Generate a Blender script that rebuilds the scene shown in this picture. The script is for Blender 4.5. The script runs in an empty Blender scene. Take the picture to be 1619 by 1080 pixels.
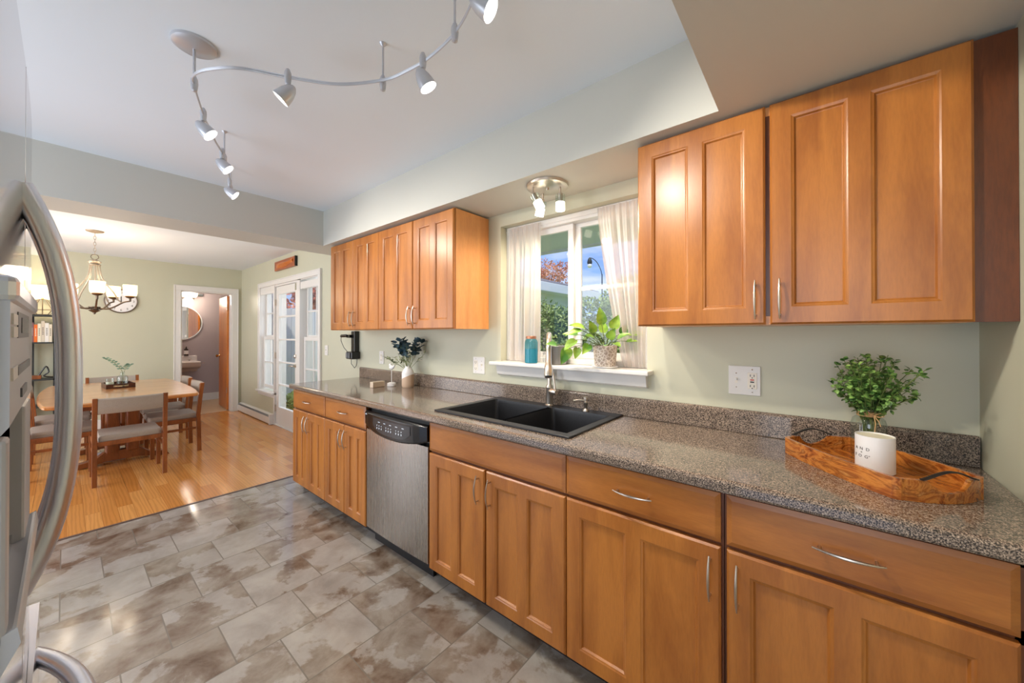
import bpy, math, random
from mathutils import Vector, Matrix
from math import sin, cos, pi, radians as R_
random.seed(7)
C = bpy.context.scene.collection
SC = bpy.context.scene

# ------------------------------------------------------------------ camera
cam = bpy.data.cameras.new('camera'); camo = bpy.data.objects.new('camera', cam); C.objects.link(camo)
cam.sensor_width = 36; cam.lens = 580.2128/1619*36; cam.shift_y = -14.94/1619; cam.clip_start = .01
camo.location = (0, 0, 1.3393); camo.rotation_euler = (pi/2+.0048, 0, .6871)
SC.camera = camo
SC.view_settings.view_transform = 'Standard'; SC.view_settings.look = 'None'
SC.view_settings.gamma = 1; SC.view_settings.use_curve_mapping = False
SC.view_settings.exposure = 0.2

def srgb(r, g, b):
    f = lambda c: (c/255/12.92) if c/255 <= .04045 else ((c/255+.055)/1.055)**2.4
    return (f(r), f(g), f(b), 1)

# ------------------------------------------------------------------ world: blue sky with thin cloud
W = bpy.data.worlds.new('sky'); SC.world = W; W.use_nodes = True
nt = W.node_tree; nt.nodes.clear()
def N(t, k, **kw):
    n = t.nodes.new(k)
    for a, b in kw.items(): setattr(n, a, b)
    return n
tc = N(nt, 'ShaderNodeTexCoord'); sep = N(nt, 'ShaderNodeSeparateXYZ'); nt.links.new(tc.outputs['Generated'], sep.inputs[0])
ramp = N(nt, 'ShaderNodeValToRGB'); nt.links.new(sep.outputs['Z'], ramp.inputs[0])
e = ramp.color_ramp.elements; e[0].position = 0; e[0].color = (.36, .58, 1.0, 1); e[1].position = .6; e[1].color = (.08, .22, .75, 1)
mp = N(nt, 'ShaderNodeMapping'); mp.inputs['Scale'].default_value = (2, 2, 9); nt.links.new(tc.outputs['Generated'], mp.inputs[0])
nz = N(nt, 'ShaderNodeTexNoise'); nz.inputs['Scale'].default_value = 2.2; nz.inputs['Detail'].default_value = 6; nt.links.new(mp.outputs[0], nz.inputs[0])
r2 = N(nt, 'ShaderNodeValToRGB'); r2.color_ramp.elements[0].position = .45; r2.color_ramp.elements[1].position = .75; nt.links.new(nz.outputs[0], r2.inputs[0])
mx = N(nt, 'ShaderNodeMixRGB'); mx.inputs[2].default_value = (.95, .97, 1, 1); nt.links.new(r2.outputs[0], mx.inputs[0]); nt.links.new(ramp.outputs[0], mx.inputs[1])
bg = N(nt, 'ShaderNodeBackground'); bg.inputs[1].default_value = 1.0; nt.links.new(mx.outputs[0], bg.inputs[0])
wo = N(nt, 'ShaderNodeOutputWorld'); nt.links.new(bg.outputs[0], wo.inputs[0])

def light(name, kind, loc, power, col=(1, 1, 1), target=None, **kw):
    l = bpy.data.lights.new(name, kind); l.energy = power; l.color = col
    for a, b in kw.items(): setattr(l, a, b)
    o = bpy.data.objects.new(name, l); C.objects.link(o); o.location = loc
    if target is not None: o.rotation_euler = (Vector(target)-Vector(loc)).to_track_quat('-Z', 'Y').to_euler()
    return o
light('sun', 'SUN', (3, -3, 9), 3.0, (1, .95, .86), target=(1, 0.2, 3), angle=.01)
# hall, dining and kitchen fill lights, added behind made-up openings in unseen walls
light('added_fill_hall', 'AREA', (-.02, -1.25, 1.25), 15, (.96, .98, 1), target=(-.3, 1.5, 1.15), shape='RECTANGLE', size=.85, size_y=2.0)
light('added_fill_dining', 'AREA', (-5.6, -2.15, 1.3), 75, (1, .98, .95), target=(-5.6, 1, 1.2), shape='RECTANGLE', size=2.8, size_y=2.0)
light('added_fill_kitchen', 'AREA', (-2.4, -1.6, 1.2), 34, (.97, .985, 1), target=(-2.3, 1.5, 1.75), shape='RECTANGLE', size=1.5, size_y=2.0)
light('daylight_patio', 'AREA', (-5.6, 2.9, 1.4), 30, (.95, .98, 1), target=(-5.6, 0, .6), shape='RECTANGLE', size=2.2, size_y=1.8)
light('daylight_sink_window', 'AREA', (-1.13, 2.45, 1.65), 1.2, (.92, .96, 1), target=(-1.2, 0, .9), shape='RECTANGLE', size=.9, size_y=.8)

# ------------------------------------------------------------------ materials
def mat(name, col, rough=.5, metal=0, **kw):
    m = bpy.data.materials.new(name); m.use_nodes = True
    b = m.node_tree.nodes['Principled BSDF']
    b.inputs['Base Color'].default_value = col; b.inputs['Roughness'].default_value = rough; b.inputs['Metallic'].default_value = metal
    for k, v in kw.items(): b.inputs[k.replace('_', ' ')].default_value = v
    return m
def bs(m): return m.node_tree.nodes['Principled BSDF']
def coords(m, scale=(1, 1, 1), kind='Object', rot=(0, 0, 0)):
    t = m.node_tree
    c = N(t, 'ShaderNodeTexCoord'); p = N(t, 'ShaderNodeMapping'); p.inputs['Scale'].default_value = scale; p.inputs['Rotation'].default_value = rot
    if kind == 'World':
        g = N(t, 'ShaderNodeNewGeometry'); t.links.new(g.outputs['Position'], p.inputs[0])
    else: t.links.new(c.outputs[kind], p.inputs[0])
    return p.outputs[0]
def noise(m, vec, scale, detail=4, rough=.5, dist=0):
    n = N(m.node_tree, 'ShaderNodeTexNoise'); n.inputs['Scale'].default_value = scale; n.inputs['Detail'].default_value = detail
    n.inputs['Roughness'].default_value = rough; n.inputs['Distortion'].default_value = dist
    m.node_tree.links.new(vec, n.inputs['Vector']); return n.outputs[0]
def rampn(m, fac, stops):
    r = N(m.node_tree, 'ShaderNodeValToRGB'); cr = r.color_ramp
    while len(cr.elements) < len(stops): cr.elements.new(.5)
    for el, (p, c) in zip(cr.elements, stops): el.position = p; el.color = c
    m.node_tree.links.new(fac, r.inputs[0]); return r.outputs[0]
def mix(m, a, b, fac, mode='MIX'):
    x = N(m.node_tree, 'ShaderNodeMixRGB', blend_type=mode); t = m.node_tree
    for i, v in ((1, a), (2, b), (0, fac)):
        if hasattr(v, 'links') or hasattr(v, 'is_linked'): t.links.new(v, x.inputs[i])
        else: x.inputs[i].default_value = v
    return x.outputs[0]
def setc(m, sock, s='Base Color'): m.node_tree.links.new(sock, bs(m).inputs[s])
def bump(m, h, strength=.2, dist=.01):
    b = N(m.node_tree, 'ShaderNodeBump'); b.inputs['Strength'].default_value = strength; b.inputs['Distance'].default_value = dist
    m.node_tree.links.new(h, b.inputs['Height']); m.node_tree.links.new(b.outputs[0], bs(m).inputs['Normal'])
G = lambda v: (v, v, v, 1)

def wood(name, dark, light_, stretch=(9, 9, .9), rough=.32, scale=1.0, grain=.35, coat=.12):
    m = mat(name, light_, rough); bs(m).inputs['Coat Weight'].default_value = coat; bs(m).inputs['Coat Roughness'].default_value = .28
    v = coords(m, stretch); a = noise(m, v, 1.6*scale, 5, .55, .6)
    c = rampn(m, a, [(.3, dark), (.62, light_)])
    v2 = coords(m, tuple(s*9 for s in stretch)); g = noise(m, v2, 3*scale, 3, .6)
    g = rampn(m, g, [(.35, G(1-grain)), (.6, G(1))])
    c2 = mix(m, c, g, 1.0, 'MULTIPLY')
    oi = N(m.node_tree, 'ShaderNodeObjectInfo')
    rr = rampn(m, oi.outputs['Random'], [(0, G(.93)), (1, G(1.0))])
    setc(m, mix(m, c2, rr, 1.0, 'MULTIPLY')); return m

MA = {}
MA['maple'] = wood('maple_vertical', srgb(148, 84, 31), srgb(186, 117, 50), (7, 7, 1.0), grain=.10)
MA['maple_h'] = wood('maple_horizontal', srgb(148, 84, 31), srgb(186, 117, 50), (1.0, 7, 7), grain=.10)
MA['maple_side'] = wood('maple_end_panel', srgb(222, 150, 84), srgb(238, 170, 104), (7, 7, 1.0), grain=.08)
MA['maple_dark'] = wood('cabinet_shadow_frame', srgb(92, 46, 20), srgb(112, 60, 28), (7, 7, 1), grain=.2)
MA['teak'] = wood('teak', srgb(116, 62, 26), srgb(160, 92, 44), (9, 9, 1.2), grain=.25)
MA['teak_top'] = wood('teak_table_top', srgb(196, 122, 58), srgb(222, 152, 84), (9, 1.2, 9), rough=.14, grain=.2, coat=.6)
MA['door_wood'] = wood('orange_birch_door', srgb(200, 110, 40), srgb(228, 142, 62), (6, 6, .8), grain=.15)
MA['plaque'] = wood('plaque_wood', srgb(150, 70, 26), srgb(186, 98, 42), (2, 9, 9), grain=.25)
MA['plaque_light'] = wood('plaque_relief_wood', srgb(196, 104, 40), srgb(222, 130, 58), (2, 9, 9), grain=.25)
MA['dark_wood'] = wood('dark_walnut', srgb(50, 24, 14), srgb(80, 40, 24), (2, 9, 9), grain=.3)
# acacia tray: strongly striped
m = mat('acacia', srgb(190, 120, 50), .25); v = coords(m, (3.2, 12, 12)); a = noise(m, v, 1.5, 5, .6, 2.2)
c = rampn(m, a, [(.30, srgb(86, 40, 14)), (.42, srgb(160, 84, 28)), (.50, srgb(200, 126, 52)), (.58, srgb(136, 70, 24)), (.70, srgb(214, 152, 78))])
setc(m, c); bs(m).inputs['Coat Weight'].default_value = .4; MA['acacia'] = m
MA['acacia_light'] = wood('acacia_sapwood', srgb(205, 150, 84), srgb(228, 180, 116), (2, 9, 9), rough=.3, grain=.15)

def paint(name, col, rough=.55, b=.03):
    m = mat(name, col, rough); v = coords(m, kind='World'); n = noise(m, v, 260, 3); bump(m, n, b, .002)
    n2 = noise(m, v, 1.3, 2); s = rampn(m, n2, [(.3, G(.97)), (.7, G(1))]); setc(m, mix(m, col, s, 1.0, 'MULTIPLY')); return m
MA['sage'] = paint('sage_wall_paint', srgb(198, 197, 174), .45)
MA['ceil'] = paint('ceiling_paint', srgb(230, 238, 245), .75)
MA['soffit'] = paint('soffit_paint', srgb(198, 198, 190), .5)
MA['mauve'] = paint('mauve_wall_paint', srgb(176, 160, 158), .6)
MA['white'] = mat('white_trim_paint', srgb(226, 223, 218), .3)
MA['white_ext'] = mat('white_exterior_paint', srgb(235, 238, 240), .5)
MA['black'] = mat('black_plastic', srgb(14, 14, 16), .22)
MA['kick'] = mat('toe_kick_black', srgb(20, 18, 20), .5)
MA['blackmetal'] = mat('black_powder_coated_metal', srgb(52, 56, 58), .45, .3)
MA['nickel'] = mat('brushed_nickel', srgb(206, 196, 184), .30, 1)
MA['chrome'] = mat('satin_chrome', srgb(222, 220, 216), .16, 1)
MA['silver'] = mat('silver_painted_metal', srgb(198, 200, 206), .34, .5)
MA['bronze'] = mat('aged_bronze', srgb(112, 98, 84), .38, .8)
MA['bronze_lt'] = mat('antique_pewter', srgb(160, 148, 132), .4, .5)
MA['brass'] = mat('brass', srgb(196, 160, 96), .25, 1)
# brushed steel
def steel(name, col, rough, stretch):
    m = mat(name, col, rough, 1); v = coords(m, stretch); n = noise(m, v, 4, 4)
    c = rampn(m, n, [(.3, tuple(x*.95 for x in col[:3])+(1,)), (.7, col)]); setc(m, c)
    r = N(m.node_tree, 'ShaderNodeMapRange'); m.node_tree.links.new(n, r.inputs[0]); r.inputs[3].default_value = rough*.95; r.inputs[4].default_value = rough*1.08
    m.node_tree.links.new(r.outputs[0], bs(m).inputs['Roughness']); return m
MA['steel'] = steel('brushed_stainless_steel', srgb(176, 170, 164), .27, (26, 26, .5))
MA['steel_fr'] = steel('fridge_stainless_steel', srgb(206, 206, 210), .09, (2, 30, 60))
MA['steel_handle'] = steel('handle_stainless_steel', srgb(226, 230, 242), .30, (60, 60, 1.5))
MA['grey_plastic'] = mat('grey_dispenser_plastic', srgb(186, 188, 194), .35, .1)
MA['dark_grey'] = mat('dark_grey_plastic', srgb(96, 98, 102), .35)
MA['cavity'] = mat('dispenser_cavity_plastic', srgb(150, 156, 168), .4)
# laminate worktop speckle
m = mat('speckled_laminate', srgb(110, 100, 92), .12); v = coords(m, kind='World')
a = noise(m, v, 320, 2, .6); b_ = noise(m, v, 140, 3, .7)
c = rampn(m, a, [(.38, srgb(38, 35, 37)), (.46, srgb(98, 87, 79)), (.54, srgb(142, 125, 110)), (.64, srgb(184, 165, 147))])
c2 = rampn(m, b_, [(.36, G(.62)), (.52, G(1.0))]); setc(m, mix(m, c, c2, .8, 'MULTIPLY')); MA['laminate'] = m
bs(m).inputs['Coat Weight'].default_value = .3; bs(m).inputs['Coat Roughness'].default_value = .06
MA['sink'] = mat('black_granite_composite', srgb(44, 44, 48), .38)
m = MA['sink']; v = coords(m, kind='World'); n = noise(m, v, 500, 2); setc(m, rampn(m, n, [(.4, srgb(20, 21, 24)), (.65, srgb(42, 43, 47))]))
# fabrics
m = mat('beige_grey_upholstery', srgb(176, 162, 146), .9); v = coords(m, (1, 1, 1)); n = noise(m, v, 700, 2); setc(m, rampn(m, n, [(.3, srgb(142, 130, 118)), (.7, srgb(184, 172, 158))])); bump(m, n, .3, .002); MA['fabric'] = m
m = mat('sheer_white_curtain', srgb(245, 240, 238), .9); t = m.node_tree
tr = N(t, 'ShaderNodeBsdfTransparent'); tl = N(t, 'ShaderNodeBsdfTranslucent'); tl.inputs[0].default_value = srgb(236, 228, 222)
df = N(t, 'ShaderNodeBsdfDiffuse'); df.inputs[0].default_value = srgb(236, 228, 222)
m1 = N(t, 'ShaderNodeMixShader'); m1.inputs[0].default_value = .5; t.links.new(df.outputs[0], m1.inputs[1]); t.links.new(tl.outputs[0], m1.inputs[2])
m2 = N(t, 'ShaderNodeMixShader'); m2.inputs[0].default_value = .30; t.links.new(m1.outputs[0], m2.inputs[1]); t.links.new(tr.outputs[0], m2.inputs[2])
t.links.new(m2.outputs[0], t.nodes['Material Output'].inputs[0]); MA['sheer'] = m
def thin_glass(name, tint=(1, 1, 1, 1), refl=.035):
    m = bpy.data.materials.new(name); m.use_nodes = True; t = m.node_tree; t.nodes.clear()
    tr = N(t, 'ShaderNodeBsdfTransparent'); tr.inputs[0].default_value = tint; gl = N(t, 'ShaderNodeBsdfGlossy'); gl.inputs['Roughness'].default_value = .01
    lw = N(t, 'ShaderNodeLayerWeight'); lw.inputs['Blend'].default_value = .5
    pw = N(t, 'ShaderNodeMath', operation='POWER'); pw.inputs[1].default_value = 5; t.links.new(lw.outputs['Facing'], pw.inputs[0])
    fr = N(t, 'ShaderNodeMath', operation='MULTIPLY_ADD'); fr.inputs[1].default_value = .9; fr.inputs[2].default_value = refl; t.links.new(pw.outputs[0], fr.inputs[0])
    mxs = N(t, 'ShaderNodeMixShader'); t.links.new(fr.outputs[0], mxs.inputs[0]); t.links.new(tr.outputs[0], mxs.inputs[1]); t.links.new(gl.outputs[0], mxs.inputs[2])
    o = N(t, 'ShaderNodeOutputMaterial'); t.links.new(mxs.outputs[0], o.inputs[0]); return m
MA['glass'] = thin_glass('window_glass'); MA['jarglass'] = thin_glass('clear_jar_glass', (.86, .92, .90, 1), .10); MA['teal'] = thin_glass('teal_jar_glass', srgb(170, 222, 232))
MA['water'] = mat('teal_liquid', srgb(110, 190, 205), .1, 0, Alpha=.6)
MA['mirror'] = mat('mirror_silver', G(.92), .02, 1)
def emit(name, col, s):
    m = mat(name, col, .4); bs(m).inputs['Emission Color'].default_value = col; bs(m).inputs['Emission Strength'].default_value = s; return m
MA['bulb'] = emit('lit_lamp_face', (1, .93, .82, 1), 5)
MA['shade'] = emit('lit_frosted_glass_shade', srgb(255, 226, 176), 1.6)
MA['frost'] = emit('lit_frosted_glass', srgb(255, 244, 228), 3.5)
MA['vanity'] = emit('lit_vanity_glass', srgb(255, 240, 214), 2.2)
MA['linen'] = emit('lit_linen_shade', srgb(255, 238, 208), .8)
def leafmat(name, a, b, rough=.4, sc=9):
    m = mat(name, a, rough); v = coords(m, kind='World'); n = noise(m, v, sc, 3); setc(m, rampn(m, n, [(.38, a), (.62, b)])); return m
MA['boxwood'] = leafmat('small_green_leaves', srgb(46, 88, 36), srgb(148, 186, 98), .4, 60)
MA['pothos'] = leafmat('golden_pothos_leaf', srgb(66, 122, 28), srgb(150, 184, 66), .4, 16)
MA['euca'] = leafmat('blue_green_eucalyptus', srgb(40, 66, 80), srgb(76, 104, 116), .6, 22)
MA['euca_lt'] = leafmat('pale_sage_leaf', srgb(128, 138, 112), srgb(184, 188, 156), .6, 30)
MA['stem'] = mat('green_stem', srgb(104, 118, 60), .6)
MA['hedge'] = leafmat('hedge_leaves', srgb(88, 118, 52), srgb(186, 204, 124), .6, 5)
MA['autumn'] = leafmat('autumn_leaves', srgb(196, 110, 70), srgb(238, 172, 128), .6, 3)
MA['redleaf'] = leafmat('red_maple_leaves', srgb(170, 70, 56), srgb(224, 130, 104), .6, 3)
MA['bark'] = mat('bark', srgb(110, 92, 78), .8)
MA['grass'] = leafmat('lawn', srgb(120, 150, 60), srgb(186, 204, 104), .8, 2)
MA['roof'] = mat('grey_shingles', srgb(120, 116, 116), .8)
MA['terracotta'] = mat('beige_patterned_ceramic', srgb(178, 162, 148), .6)
MA['greypot'] = mat('grey_metal_pot', srgb(140, 138, 136), .35, .5)
MA['ceramic'] = mat('white_ceramic', srgb(240, 238, 236), .35)
MA['tan'] = mat('tan_ceramic', srgb(206, 178, 152), .6)
MA['beech'] = wood('pale_block_wood', srgb(206, 182, 154), srgb(226, 204, 178), (9, 2, 9), grain=.1)
MA['wax'] = mat('candle_wax', srgb(236, 230, 205), .4, 0)
MA['jute'] = mat('jute_twine', srgb(196, 156, 108), .9)
MA['black_leather'] = mat('black_leather', srgb(30, 27, 26), .45)
MA['ivory'] = mat('ivory_device', srgb(232, 224, 208), .35)
MA['slot'] = mat('dark_slot', srgb(40, 38, 38), .5)
MA['redbtn'] = mat('red_button', srgb(190, 60, 50), .4)
MA['porcelain'] = mat('grey_porcelain', srgb(214, 204, 198), .2)
MA['bathfloor'] = mat('beige_bath_floor', srgb(196, 168, 136), .5)
MA['ink'] = mat('grey_print', srgb(96, 92, 88), .6)
MA['lightprint'] = mat('light_print', srgb(214, 222, 232), .5)
MA['rug'] = mat('grey_rug', srgb(176, 172, 172), .95)
m = MA['terracotta']; v = coords(m, (1, 1, 1)); w = N(m.node_tree, 'ShaderNodeTexVoronoi', feature='DISTANCE_TO_EDGE'); w.inputs['Scale'].default_value = 60; m.node_tree.links.new(v, w.inputs['Vector'])
setc(m, rampn(m, w.outputs['Distance'], [(.06, srgb(222, 212, 200)), (.12, srgb(172, 156, 142))]))

# floor tile: 30.7 x 30 cm squares in running bond, rows along Y
m = mat('slate_look_tile', srgb(150, 135, 120), .2); t = m.node_tree
geo = N(t, 'ShaderNodeNewGeometry'); sp = N(t, 'ShaderNodeSeparateXYZ'); t.links.new(geo.outputs['Position'], sp.inputs[0])
cmb = N(t, 'ShaderNodeCombineXYZ')
ax = N(t, 'ShaderNodeMath', operation='ADD'); ax.inputs[1].default_value = -.143+.307*20.5 ; t.links.new(sp.outputs['Y'], ax.inputs[0])
ay = N(t, 'ShaderNodeMath', operation='ADD'); ay.inputs[1].default_value = 3.31+.3*20; t.links.new(sp.outputs['X'], ay.inputs[0])
t.links.new(ax.outputs[0], cmb.inputs[0]); t.links.new(ay.outputs[0], cmb.inputs[1])
br = N(t, 'ShaderNodeTexBrick'); br.offset = .5; br.inputs['Scale'].default_value = 1; br.inputs['Brick Width'].default_value = .307; br.inputs['Row Height'].default_value = .3
br.inputs['Mortar Size'].default_value = .0026; br.inputs['Mortar Smooth'].default_value = .1; br.inputs['Bias'].default_value = 0
br.inputs['Color1'].default_value = (0, 0, 0, 1); br.inputs['Color2'].default_value = (1, 1, 1, 1); br.inputs['Mortar'].default_value = (.5, .5, .5, 1)
t.links.new(cmb.outputs[0], br.inputs['Vector'])
# per tile offset of the stain noise
rnd = br.outputs['Color']
vs = N(t, 'ShaderNodeVectorMath', operation='MULTIPLY_ADD'); t.links.new(rnd, vs.inputs[0]); vs.inputs[1].default_value = (9, 7, 5); t.links.new(geo.outputs['Position'], vs.inputs[2])
n1 = noise(m, vs.outputs[0], 2.3, 10, .62, .3); n2 = noise(m, vs.outputs[0], 5, 7, .62, .3); n3 = noise(m, vs.outputs[0], 1.6, 3)
base = rampn(m, n2, [(.32, srgb(92, 72, 56)), (.44, srgb(126, 110, 96)), (.60, srgb(152, 143, 131))])
lt = rampn(m, n2, [(.3, srgb(150, 144, 137)), (.7, srgb(178, 172, 164))])
fac = rampn(m, n1, [(.505, G(0)), (.535, G(.8))])
tile = mix(m, base, lt, fac)
fin = mix(m, tile, srgb(122, 114, 104), br.outputs['Fac'])
setc(m, fin); mr = N(t, 'ShaderNodeMapRange'); t.links.new(n2, mr.inputs[0]); mr.inputs[3].default_value = .07; mr.inputs[4].default_value = .20; t.links.new(mr.outputs[0], bs(m).inputs['Roughness'])
bw = N(t, 'ShaderNodeMath', operation='MULTIPLY_ADD'); t.links.new(br.outputs['Fac'], bw.inputs[0]); bw.inputs[1].default_value = -1.0; t.links.new(mix(m, G(0), n1, .15), bw.inputs[2]); bump(m, bw.outputs[0], .35, .004)
MA['tile'] = m
# oak boards along X
m = mat('oak_floorboards', srgb(205, 140, 70), .18); t = m.node_tree
geo = N(t, 'ShaderNodeNewGeometry'); br = N(t, 'ShaderNodeTexBrick'); br.offset = .37; br.offset_frequency = 2
mpp = N(t, 'ShaderNodeMapping'); mpp.inputs['Location'].default_value = (20.3, 20*.083-.013, 0); t.links.new(geo.outputs['Position'], mpp.inputs[0]); t.links.new(mpp.outputs[0], br.inputs['Vector'])
br.inputs['Scale'].default_value = 1; br.inputs['Brick Width'].default_value = .85; br.inputs['Row Height'].default_value = .083; br.inputs['Mortar Size'].default_value = .0008; br.inputs['Bias'].default_value = 0
br.inputs['Color1'].default_value = srgb(196, 126, 58); br.inputs['Color2'].default_value = srgb(222, 158, 88); br.inputs['Mortar'].default_value = srgb(150, 92, 44)
mv = N(t, 'ShaderNodeMapping'); mv.inputs['Scale'].default_value = (1.2, 14, 14); vs = N(t, 'ShaderNodeVectorMath', operation='MULTIPLY_ADD'); t.links.new(br.outputs['Color'], vs.inputs[0]); vs.inputs[1].default_value = (30, 20, 0); t.links.new(geo.outputs['Position'], vs.inputs[2]); t.links.new(vs.outputs[0], mv.inputs[0])
wv = N(t, 'ShaderNodeTexWave'); wv.inputs['Scale'].default_value = 1.1; wv.inputs['Distortion'].default_value = 9; wv.inputs['Detail'].default_value = 3; wv.bands_direction = 'Y'; t.links.new(mv.outputs[0], wv.inputs[0])
g = rampn(m, wv.outputs['Color'], [(.2, G(.80)), (.6, G(1))]); setc(m, mix(m, br.outputs['Color'], g, .75, 'MULTIPLY')); bs(m).inputs['Coat Weight'].default_value = .3; bs(m).inputs['Coat Roughness'].default_value = .1
MA['oak'] = m

# ------------------------------------------------------------------ mesh helpers
class MB:
    def __init__(s): s.v = []; s.f = []; s.sm = []
    def _add(s, vs, fs, smooth=False, M=None):
        o = len(s.v)
        for p in vs:
            p = Vector(p)
            if M is not None: p = M @ p
            s.v.append(tuple(p))
        for f in fs: s.f.append([i+o for i in f]); s.sm.append(smooth)
        return s
    def box(s, x0, x1, y0, y1, z0, z1, M=None):
        x0, x1 = min(x0, x1), max(x0, x1); y0, y1 = min(y0, y1), max(y0, y1); z0, z1 = min(z0, z1), max(z0, z1)
        vs = [(x, y, z) for z in (z0, z1) for x, y in ((x0, y0), (x1, y0), (x1, y1), (x0, y1))]
        return s._add(vs, [(3, 2, 1, 0), (4, 5, 6, 7), (0, 1, 5, 4), (1, 2, 6, 5), (2, 3, 7, 6), (3, 0, 4, 7)], False, M)
    def loft(s, rings, caps=True, smooth=True, closed=True, M=None):
        n = len(rings[0]); vs = [p for r in rings for p in r]; fs = []
        for i in range(len(rings)-1):
            for j in range(n if closed else n-1):
                k = (j+1) % n; fs.append((i*n+j, i*n+k, (i+1)*n+k, (i+1)*n+j))
        s._add(vs, fs, smooth, M)
        if caps:
            s._add(list(rings[0]), [tuple(range(n))[::-1]], False, M); s._add(list(rings[-1]), [tuple(range(n))], False, M)
        return s
    def lathe(s, prof, c=(0, 0, 0), n=24, M=None, caps=True, smooth=True):
        rings = [[(c[0]+max(r, 1e-5)*cos(2*pi*j/n), c[1]+max(r, 1e-5)*sin(2*pi*j/n), c[2]+z) for j in range(n)] for r, z in prof]
        return s.loft(rings, caps, smooth, True, M)
    def cyl(s, c, r, h, n=20, M=None, r2=None): return s.lathe([(r, 0), (r if r2 is None else r2, h)], c, n, M)
    def tube(s, pts, r, n=10, M=None, caps=True, flat=1.0):
        pts = [Vector(p) for p in pts]; rr = r if isinstance(r, (list, tuple)) else [r]*len(pts)
        rings = []; up = None
        for i, p in enumerate(pts):
            d = (pts[min(i+1, len(pts)-1)]-pts[max(i-1, 0)]).normalized()
            if up is None:
                up = Vector((0, 0, 1)) if abs(d.z) < .9 else Vector((1, 0, 0))
            a = d.cross(up).normalized(); up = a.cross(d).normalized()
            rings.append([tuple(p+a*rr[i]*cos(2*pi*j/n)+up*rr[i]*flat*sin(2*pi*j/n)) for j in range(n)])
        return s.loft(rings, caps, True, True, M)
    def prism(s, poly, axis, a0, a1, M=None, smooth=False):
        def P(u, w, t): return {'x': (t, u, w), 'y': (u, t, w), 'z': (u, w, t)}[axis]
        return s.loft([[P(u, w, a0) for u, w in poly], [P(u, w, a1) for u, w in poly]], True, smooth, True, M)
    def sphere(s, c, r, n=16, sc=(1, 1, 1), M=None):
        k = n//2; rings = [[(c[0]+sc[0]*r*sin(pi*i/k)*cos(2*pi*j/n), c[1]+sc[1]*r*sin(pi*i/k)*sin(2*pi*j/n), c[2]-sc[2]*r*cos(pi*i/k)) for j in range(n)] for i in range(k+1)]
        rings[0] = [(p[0]+1e-6*cos(j), p[1]+1e-6*sin(j), p[2]) for j, p in enumerate(rings[0])]
        return s.loft(rings, False, True, True, M)
    def leaf(s, p, d, up, L, Wd, fold=.15, droop=.15):
        p = Vector(p); d = Vector(d).normalized(); a = d.cross(Vector(up)); a = a.normalized() if a.length > 1e-4 else Vector((1, 0, 0)); u = a.cross(d)
        vs = [p]; prof = [(.25, .8), (.5, 1), (.78, .62)]
        for t_, w_ in prof:
            c = p+d*L*t_-u*L*droop*t_*t_
            vs += [c, c+a*Wd*.5*w_+u*Wd*fold, c-a*Wd*.5*w_+u*Wd*fold]
        vs.append(p+d*L-u*L*droop)
        fs = [(0, 2, 1), (0, 1, 3), (1, 2, 5, 4), (1, 4, 6, 3), (4, 5, 8, 7), (4, 7, 9, 6), (7, 8, 10), (7, 10, 9)]
        return s._add([tuple(v) for v in vs], fs, True)
    def build(s, name, material, parent=None, bevel=0, seg=2, loc=None, rot=None):
        me = bpy.data.meshes.new(name); me.from_pydata(s.v, [], s.f); me.update()
        me.polygons.foreach_set('use_smooth', s.sm)
        if any(s.sm): me.set_sharp_from_angle(angle=R_(38))
        me.materials.append(MA[material] if isinstance(material, str) else material)
        o = bpy.data.objects.new(name, me); C.objects.link(o)
        if parent: o.parent = parent
        if loc: o.location = loc
        if rot: o.rotation_euler = rot
        if bevel:
            b = o.modifiers.new('bevel', 'BEVEL'); b.width = bevel; b.segments = seg; b.limit_method = 'ANGLE'; b.angle_limit = R_(40)
        return o
def B(*boxes):
    mb = MB()
    for b in boxes: mb.box(*b)
    return mb
def tag(o, label=None, cat=None, group=None, kind=None):
    if label: o['label'] = label
    if cat: o['category'] = cat
    if group: o['group'] = group
    if kind: o['kind'] = kind
    return o
def empty(name, loc, rz=0, label=None, cat=None, group=None):
    o = bpy.data.objects.new(name, None); C.objects.link(o); o.location = loc; o.rotation_euler = (0, 0, rz); o.empty_display_size = .05
    return tag(o, label, cat, group)
def struct(name, mb, m, bevel=0, parent=None):
    o = mb.build(name, m, parent, bevel)
    if not parent: o['kind'] = 'structure'
    return o
def copy_tree(o, parent=None):
    c = o.copy(); C.objects.link(c)
    if parent: c.parent = parent
    for ch in list(o.children): copy_tree(ch, c)
    return c
def text_obj(s, size, name, material, parent, xf, extrude=.0004, align='CENTER'):
    cu = bpy.data.curves.new('txt', 'FONT'); cu.body = s; cu.size = size; cu.extrude = extrude; cu.align_x = align; cu.align_y = 'CENTER'; cu.resolution_u = 3
    to = bpy.data.objects.new('txt', cu); C.objects.link(to); bpy.context.view_layer.update()
    me = bpy.data.meshes.new_from_object(to.evaluated_get(bpy.context.evaluated_depsgraph_get())); bpy.data.objects.remove(to); bpy.data.curves.remove(cu)
    mb = MB(); mb.v = [tuple(xf(v.co)) for v in me.vertices]; mb.f = [list(p.vertices) for p in me.polygons]; mb.sm = [False]*len(mb.f)
    bpy.data.meshes.remove(me)
    if name is None: return mb
    return mb.build(name, material, parent)

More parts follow.
